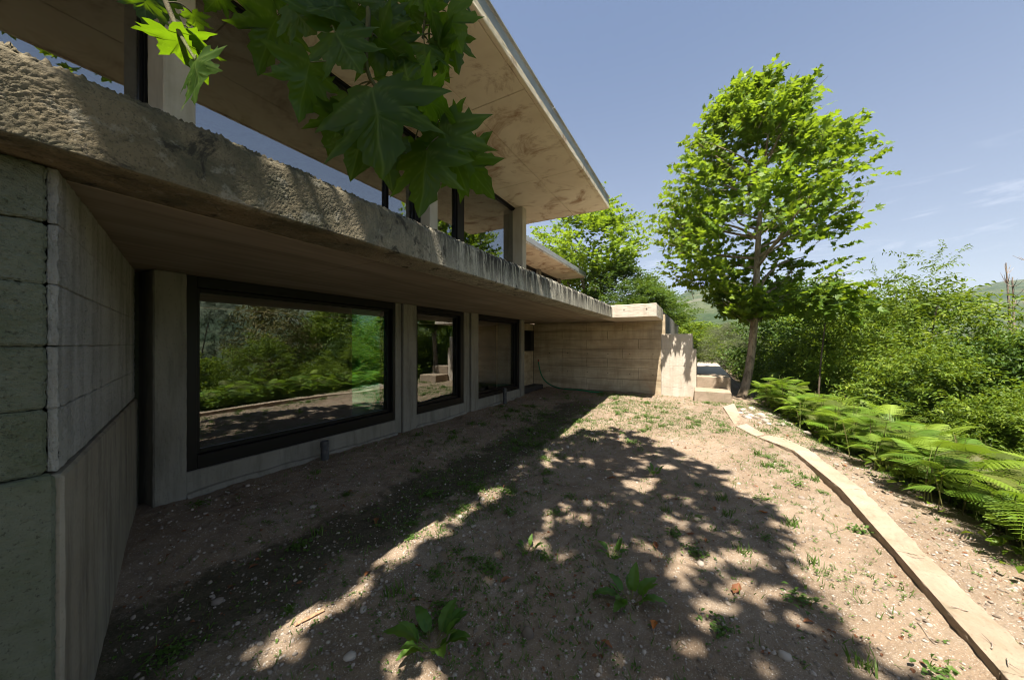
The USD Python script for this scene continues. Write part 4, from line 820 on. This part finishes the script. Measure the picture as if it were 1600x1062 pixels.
fv, ff, n0, ft = [], [], 0, []
for k in range(1000):                                                     # the rest of the bracken, further down the bank, as one mass
    y = r.uniform(3.0, 14.0); x = np.interp(y, [2.6, 4.4, 5.5, 6.3, 8.0, 9.6, 11.0, 12.6], [2.5, 2.32, 2.24, 2.15, 2.0, 1.72, 1.33, 1.75])+r.uniform(0.3, 4.5)
    b = np.array([x, y, gz(x, y)+r.uniform(0.2, 0.75)]); v, f, _ = FR[k % 4]
    fv.append(turn(v*r.uniform(0.6, 1.15), r.uniform(0, 6.28), r.uniform(-0.1, 0.95), b)); ff.append(f+n0); n0 += len(v); ft.append(np.full(len(v), r.uniform(0.0, 0.9)))
stuff('bracken_mass', (np.vstack(fv), np.vstack(ff)), 'leaf_fern', 'deeper bracken merging into one green mass between the nearer ferns and the thicket', 'bracken', tint=np.concatenate(ft))

# ------------------------------------------------------------------ small plants and litter
def dock_leaf(L, seed):
    rr_ = np.random.default_rng(seed); u = np.linspace(0, 1, 15); s = np.linspace(-1, 1, 9); U, S_ = np.meshgrid(u, s, indexing='ij')
    W = 0.24*np.sin(np.pi*np.clip(U*0.9+0.09, 0, 1))**0.75*(1-0.25*U)
    x = S_*W; y = U; z = 0.42*U-0.62*U**2+0.10*np.abs(S_)*W*2+0.025*np.sin(U*22+rr_.uniform(0, 6))*np.abs(S_)**1.5
    I = np.arange(U.size).reshape(U.shape); Q = np.stack([I[:-1, :-1], I[1:, :-1], I[1:, 1:], I[:-1, 1:]], -1).reshape(-1, 4)
    vein = np.maximum(np.exp(-(S_/0.10)**2), 0.5*np.exp(-((((U*7+np.abs(S_)*-1.1) % 1)-0.5)/0.13)**2)*(np.abs(S_) < 0.8)).ravel()
    return L*np.stack([x, y, z], -1).reshape(-1, 3), Q, vein*0.7
def dock(x, y, n, L, seed, label, z_up=0.02):
    rr_ = np.random.default_rng(seed); t = thing('dock_plant', label, 'plant', (x, y, gz(x, y)))
    for k in range(n):
        v, Q, ve = dock_leaf(L*rr_.uniform(0.6, 1.15), seed*20+k); a = k*2.4+rr_.normal(0, .3)
        w = turn(v, a, rr_.uniform(0.1, 0.9) if k > 2 else 1.15, np.array([-math.sin(a)*0.05, math.cos(a)*0.05, z_up])*(1+L*4))
        obj('leaf', (w, Q), 'leaf_dock', t, smooth=True, tint=np.full(len(v), rr_.uniform(0.2, 0.9)), vein=ve)
        obj('leaf_stalk', tube([(0, 0, -0.02), (-math.sin(a)*0.055, math.cos(a)*0.055, z_up+0.004)] if False else [(0, 0, -0.02), (-math.sin(a)*0.05*(1+L*4), math.cos(a)*0.05*(1+L*4), z_up*(1+L*4)+0.003)], [0.004, 0.003], 5), 'stem_fern', t)
dock(-1.45, 1.62, 14, 0.20, 3, 'large broad leaved dock plant in the shade at the bottom centre')
dock(-0.44, 2.62, 11, 0.17, 4, 'bright sunlit broad leaved plant in the middle of the dappled soil')
dock(-0.66, 3.05, 9, 0.11, 5, 'small dark rosette just behind the sunlit broad leaved plant')
dock(-0.55, 5.2, 8, 0.12, 6, 'small leafy rosette at the top edge of the tree shadow')
dock(-1.35, 2.75, 8, 0.10, 7, 'low rosette between the sunlit strip and the dappled soil')
def tuft(name, loc, seed, label, group, n=26, hgt=0.10, wide=False, ref=None, rz=0, sc=1):
    if ref is not None: return thing(name, label, 'weed', loc, rz, sc, group, ref=ref)
    rr_ = np.random.default_rng(seed); t = thing(name, label, 'weed', loc, rz, sc, group)
    if wide:
        pos = rr_.normal(0, 0.045, (n*3, 3))*[1, 1, 0]+np.c_[np.zeros((n*3, 2)), rr_.uniform(0.0, 0.05, n*3)]; d = np.c_[rr_.normal(0, 1, (n*3, 2)), rr_.uniform(0.0, .6, n*3)]
        v, f = instance(LH, pos, d, np.tile([0, 0, 1.0], (n*3, 1))+rr_.normal(0, .3, (n*3, 3)), rr_.uniform(0.018, 0.04, n*3)); nv = len(LH[0]); m = n*3
    else:
        pos = rr_.normal(0, 0.03, (n, 3))*[1, 1, 0]; d = np.c_[rr_.normal(0, .45, (n, 2)), np.ones(n)]
        v, f = instance(LB, pos, d, rr_.normal(0, 1, (n, 3)), rr_.uniform(0.6, 1.2, n)*hgt); nv = len(LB[0]); m = n
    obj('blades' if not wide else 'leaves', (v, f), 'leaf_weed', t, tint=np.repeat(rr_.uniform(0.1, 0.9, m), nv), kind='stuff')
    return t
r = np.random.default_rng(91); GWd = 'small weeds dotted over the gravel soil'
lw1, lw2 = 'small tuft of short green grass growing in the gravel soil', 'small low leafy weed growing in the gravel soil'
wp = []
def weed_density(x, y):
    d = 0.18+0.35*ss(-1.2, -2.0, x)*ss(-4.2, -3.0, x)
    d = d+1.3*np.exp(-((x+2.7-0.03*y)/0.38)**2)*(y > 1.0)             # along the drip line of the slab
    d = d+0.55*ss(6.8, 8.0, y)*ss(-2.4, -1.8, x)                       # sunny far end
    d = d+0.65*np.exp(-((x-0.95)/0.38)**2)*ss(2.0, 3.5, y)*(y < 8)     # beside the kerb
    d = d+0.35*np.exp(-(((x+1.2)/0.8)**2+((y-2.0)/1.4)**2))
    d = d+0.5*np.exp(-((x-2.35)/0.35)**2)*(y < 8)
    d = d+0.45*np.exp(-((x+3.8)/0.5)**2)*ss(4.0, 5.0, y)*(y < 9.5)
    return d*(0.35+1.3*(meshkit.fbm(np.array([x*1.1, y*1.1, 0.0]), 3, 4) > 0.5))
def free(x, y): return not (kerb_x(y)-0.03 < x < kerb_x(y)+0.30 and y < 10.5) and not (x < -4.66) and x > -2.28-(y > 0.4)*0.9*(y-0.35)*3.1
def cone(x, y): d = -S*x+C*y; q = C*x+S*y; return d > 0.6 and abs(q) < 1.62*d+0.3
while len(wp) < 300:
    x, y = r.uniform(-4.6, 2.7), r.uniform(0.7, 11.2)
    if free(x, y) and cone(x, y) and r.random() < weed_density(x, y)/1.6: wp.append((x, y))
wp.sort(key=lambda q: -S*q[0]+C*q[1])
pr = {}
for i, (x, y) in enumerate(wp):
    kind = i % 5; wide = kind in (1, 3, 4); lab = lw2 if wide else lw1
    nm = 'low_weed' if wide else 'grass_tuft'; g_ = 'low leafy weeds dotted over the gravel soil' if wide else 'grass tufts dotted over the gravel soil'
    if kind not in pr: pr[kind] = tuft(nm, (x, y, gz(x, y)-0.004), 300+kind, lab, g_, n=16+4*kind, hgt=0.07+0.02*kind, wide=wide)
    else: tuft(nm, (x, y, gz(x, y)-0.004), 0, lab, g_, ref=pr[kind], rz=r.uniform(0, 6.28), sc=r.uniform(0.5, 1.25))
# the rest of the ground cover: countless seedlings and blades
n = 0; gpos = []
while n < 15000:
    x, y = r.uniform(-4.6, 3.4), r.uniform(0.6, 11.6)
    if free(x, y) and cone(x, y) and r.random() < weed_density(x, y)/1.4: gpos.append((x, y)); n += 1
gp_ = np.array(gpos); gzv = gza(gp_[:, 0], gp_[:, 1])
pos = np.c_[gp_, gzv]; m = len(pos)
v1, f1 = instance(LB, np.repeat(pos[:6000], 3, 0)+r.normal(0, .012, (18000, 3))*[1, 1, 0], np.c_[r.normal(0, .5, (18000, 2)), np.ones(18000)], r.normal(0, 1, (18000, 3)), r.uniform(0.025, 0.075, 18000))
stuff('short_grass', (v1, f1), 'leaf_weed', 'sparse short grass blades sprouting all over the gravel terrace', 'grass', tint=np.repeat(r.uniform(0.1, 1.0, 18000), len(LB[0])))
v2, f2 = instance(LH, np.repeat(pos[6000:], 4, 0)+r.normal(0, .014, ((m-6000)*4, 3))*[1, 1, 0]+[0, 0, 0.012], np.c_[r.normal(0, 1, ((m-6000)*4, 2)), r.uniform(0, .5, (m-6000)*4)], np.tile([0, 0, 1.0], ((m-6000)*4, 1))+r.normal(0, .25, ((m-6000)*4, 3)), r.uniform(0.010, 0.026, (m-6000)*4))
stuff('seedlings', (v2, f2), 'leaf_weed', 'tiny round leaved seedlings scattered in the gravel soil', 'ground cover', tint=np.repeat(r.uniform(0.0, 0.8, (m-6000)*4), len(LH[0])))
# undergrowth under ferns and thicket
ux, uy = r.uniform(1.6, 12, 9000), r.uniform(2.0, 26, 9000); ok = ux > np.interp(uy, [2, 4.4, 5.5, 6.3, 8.0, 9.6, 11.0, 12.5, 26], [2.6, 2.34, 2.26, 2.17, 2.02, 1.74, 1.33, 0.9, 0.9]); ux, uy = ux[ok], uy[ok]
up_ = np.c_[ux, uy, gza(ux, uy)+r.uniform(0, 0.35, len(ux))]
v, f = spray(up_, np.c_[r.normal(0, 1, (len(ux), 2)), r.uniform(0, 1, len(ux))], 0.35, 5, 0.10, r, LH, 0.6)
stuff('undergrowth', (v, f), 'leaf_hazel', 'low leafy undergrowth on the bank beneath ferns and thicket', 'undergrowth', tint=tints(len(ux), 5, len(LH[0]), r, 0.0, 0.6))
# gravel: pebbles beyond counting, and stones one by one
def pebble(seed):
    m = trimesh.creation.icosphere(1, 1.0); v = np.array(m.vertices); v *= 1+0.5*fb(v, 1.3, 2, seed)[:, None]; v *= np.array([1, 0.8, 0.6]); return v, np.array(m.faces)
PB = [pebble(s) for s in range(4)]
def scatter_pebbles(name, label, n, lo, hi, dens):
    q = []; 
    while len(q) < n:
        xx, yy_ = r.uniform(-4.6, 3.0, 4000), r.uniform(0.55, 11.6, 4000); dd_ = -S*xx+C*yy_
        w = r.random(4000) < np.clip(2.2/np.maximum(dd_, 1.0), 0.15, 1)*dens(xx, yy_)
        q += [(a, b) for a, b, k in zip(xx, yy_, w) if k and free(a, b) and cone(a, b)]
    q = np.array(q[:n]); z = gza(q[:, 0], q[:, 1]); vs, fs, ts, o = [], [], [], 0
    grp = r.integers(0, 4, n); s = lo*(hi/lo)**(r.random(n)**2.2)
    for k in range(4):
        i = np.where(grp == k)[0]; pv, pf = PB[k]; d = np.c_[r.normal(0, 1, (len(i), 2)), r.normal(0, .3, len(i))]
        v, f = instance((pv, pf), np.c_[q[i], z[i]+s[i]*0.2], d, np.tile([0, 0, 1.0], (len(i), 1))+r.normal(0, .4, (len(i), 3)), s[i]); vs.append(v); fs.append(f+o); o += len(v); ts.append(np.repeat(r.random(len(i))**1.3, len(pv)))
    stuff(name, (np.vstack(vs), np.vstack(fs)), 'stone', label, 'gravel', tint=np.concatenate(ts))
scatter_pebbles('gravel', 'loose pale pebbles and grit strewn over the terrace soil', 16000, 0.004, 0.018, lambda x, y: 0.4+0.7*(np.exp(-((x+2.3)/0.3)**2)+np.exp(-((x-2.0)/0.35)**2)))
st_spots = []
while len(st_spots) < 90:
    x, y = r.uniform(-4.5, 2.8), r.uniform(0.8, 10.5)
    if free(x, y) and cone(x, y) and r.random() < (0.25+np.exp(-((x+2.3)/0.25)**2)+0.6*np.exp(-((x-2.1)/0.3)**2)): st_spots.append((x, y))
for _ in range(40): st_spots.append((r.uniform(0.85, 1.9), r.uniform(8.6, 10.6)))
lst = 'small pale loose stone lying on the gravel soil'
for i, (x, y) in enumerate(st_spots):
    s = r.uniform(0.018, 0.04) if i < 90 else r.uniform(0.04, 0.09)
    if i < 4:
        p_ = thing('stone', lst, 'stone', (x, y, gz(x, y)+0.004), 0.5*i, s, 'loose stones on the soil'); obj('rock', PB[i], 'stone', p_, smooth=50, tint=None); pr['s%d' % i] = p_
        UsdGeom.PrimvarsAPI(stage.GetPrimAtPath(str(p_.GetPath())+'/rock')).CreatePrimvar('tint', Sdf.ValueTypeNames.FloatArray, 'constant').Set(Vt.FloatArray([0.3+0.2*i]))
    else: thing('stone', lst, 'stone', (x, y, gz(x, y)+0.004), r.uniform(0, 6.28), s, 'loose stones on the soil', ref=pr['s%d' % (i % 4)])
sg = thing('stone', 'pointed grey stone standing in the dappled shade right of the large dock plant', 'stone', (-0.97, 1.98, gz(-0.97, 1.98)+0.02), 0.3, (0.04, 0.035, 0.08)); obj('rock', PB[2], 'stone', sg, smooth=50)
# fallen leaves
def dead_leaf(seed, L):
    rr_ = np.random.default_rng(seed); u = np.linspace(0, 1, 8); s = np.linspace(-1, 1, 5); U, S_ = np.meshgrid(u, s, indexing='ij'); W = 0.20*np.sin(np.pi*np.clip(U*0.94+0.04, 0, 1))*(1+0.25*np.sin(U*19+seed))
    P = L*np.stack([S_*W, U-0.5, 0.75*np.abs(S_)**1.5*W+0.10*np.sin(U*rr_.uniform(2, 5)+rr_.uniform(0, 3))], -1).reshape(-1, 3); I = np.arange(U.size).reshape(U.shape)
    return P-[0, 0, P[:, 2].min()], np.stack([I[:-1, :-1], I[1:, :-1], I[1:, 1:], I[:-1, 1:]], -1).reshape(-1, 4)
named = [(-0.26, 2.44, 0.11, 1.0, 'orange and green fallen leaf in the sun beside the sunlit plant'), (0.06, 2.02, 0.10, 1.0, 'bright orange fallen leaf near the bottom of the dappled soil'), (-1.35, 2.35, 0.10, 0.4, 'red brown fallen leaf in the shade near the pointed stone'), (-2.9, 2.4, 0.12, 0.35, 'dull brown fallen leaf deep in the house shade'), (0.62, 4.6, 0.10, 0.7, 'orange brown fallen leaf in the sun beyond the tree shadow'), (-0.35, 3.4, 0.12, 0.5, 'curled red leaf in the middle of the tree shadow'), (-1.05, 4.75, 0.13, 0.45, 'pinkish curled leaf far back in the tree shadow'), (0.25, 3.1, 0.15, 0.2, 'long pale brown curled leaf near the right edge of the shadow')]
for i, (x, y, L, tn, lab) in enumerate(named):
    t = thing('fallen_leaf', lab, 'leaf', (x, y, gz(x, y)+0.004), 1.3*i); v, Q = dead_leaf(i, L); obj('blade', (v, Q), 'leaf_fallen', t, smooth=True, tint=np.full(len(v), tn)); obj('stalk', tube([(0, -L*0.48, 0.01), (0.01, -L*0.8, 0.004)], [0.0018, 0.0014], 5), 'wood', t)
pr2 = []
for i in range(46):
    while True:
        x, y = r.uniform(-3.5, 2.0), r.uniform(1.2, 10.5)
        if free(x, y) and cone(x, y): break
    lab = 'small dry brown fallen leaf lying on the terrace soil'; gpn = 'dry fallen leaves on the soil'
    if i < 3:
        t = thing('fallen_leaf', lab, 'leaf', (x, y, gz(x, y)+0.003), i, 1, gpn); v, Q = dead_leaf(20+i, 0.07); obj('blade', (v, Q), 'leaf_fallen', t, smooth=True, tint=np.full(len(v), 0.15+0.2*i)); pr2.append(t)
    else: thing('fallen_leaf', lab, 'leaf', (x, y, gz(x, y)+0.003), r.uniform(0, 6.28), r.uniform(0.6, 1.3), gpn, ref=pr2[i % 3])
nl = 2600; lx, ly = r.uniform(-4.6, 2.3, nl*3), r.uniform(0.7, 11.4, nl*3)
ok = np.array([free(a, b) and cone(a, b) for a, b in zip(lx, ly)]) & (meshkit.fbm(np.c_[lx*0.9, ly*0.9, lx*0], 3, 61) > 0.44); lx, ly = lx[ok][:nl], ly[ok][:nl]; nl = len(lx)
v, f = instance(leaf_oval(0.28, 0.16, 0.1), np.c_[lx, ly, gza(lx, ly)+0.004], np.c_[r.normal(0, 1, (nl, 2)), r.normal(0, .15, nl)], np.tile([0, 0, 1.0], (nl, 1))+r.normal(0, .35, (nl, 3)), r.uniform(0.012, 0.05, nl)*r.uniform(0.5, 1, nl))
stuff('leaf_litter', (v, f), 'leaf_fallen', 'crumbled brown leaf bits and bark flakes littering the soil in drifts', 'leaf litter', tint=np.repeat(r.uniform(0, 0.45, nl), 7))
# twigs, wood chip
ch = thing('wood_chip', 'flat splinter of wood lying on the sunlit strip at lower left', 'wood'); cx, cy = -2.33, 1.38
obj('splinter', trimesh.Trimesh(np.array(box(-0.09, 0.09, -0.012, 0.012, 0, 0.008).vertices) @ np.array([[.25, .97, 0], [-.97, .25, 0], [0, 0, 1.0]])+[cx, cy, gz(cx, cy)+0.006], TT, process=False), 'wood', ch)
for i in range(18):
    while True:
        x, y = r.uniform(-2.0, 2.0), r.uniform(1.6, 8.0)
        if i < 4: y = r.uniform(2.9, 4.5); x = kerb_x(y)+0.13
        if (i < 4 or free(x, y)) and cone(x, y): break
    a = r.uniform(0, 6.28); L = r.uniform(0.12, 0.4) if i >= 4 else r.uniform(0.07, 0.13); tt = np.linspace(-.5, .5, 9)
    px, py = x+L*tt*math.cos(a), y+L*tt*math.sin(a)+0.05*L*np.sin(6*tt); pz = gza(px, py)+0.006 if i >= 4 else np.full(9, -0.168)
    tw = thing('twig', 'short dry twig lying on the concrete edging strip' if i < 4 else 'thin dry twig lying on the terrace soil', 'twig', group='twigs on the edging strip' if i < 4 else 'twigs on the soil')
    obj('stick', tube(np.c_[px, py, pz], np.linspace(0.004, 0.002, 9), 6), 'bark_dead', tw, smooth=True)
    m_ = 5; obj('side_shoot', tube([(px[m_], py[m_], pz[m_]), (px[m_]+0.06*math.cos(a+.7), py[m_]+0.06*math.sin(a+.7), pz[m_]+0.012)], [0.0025, 0.0012], 5), 'bark_dead', tw)
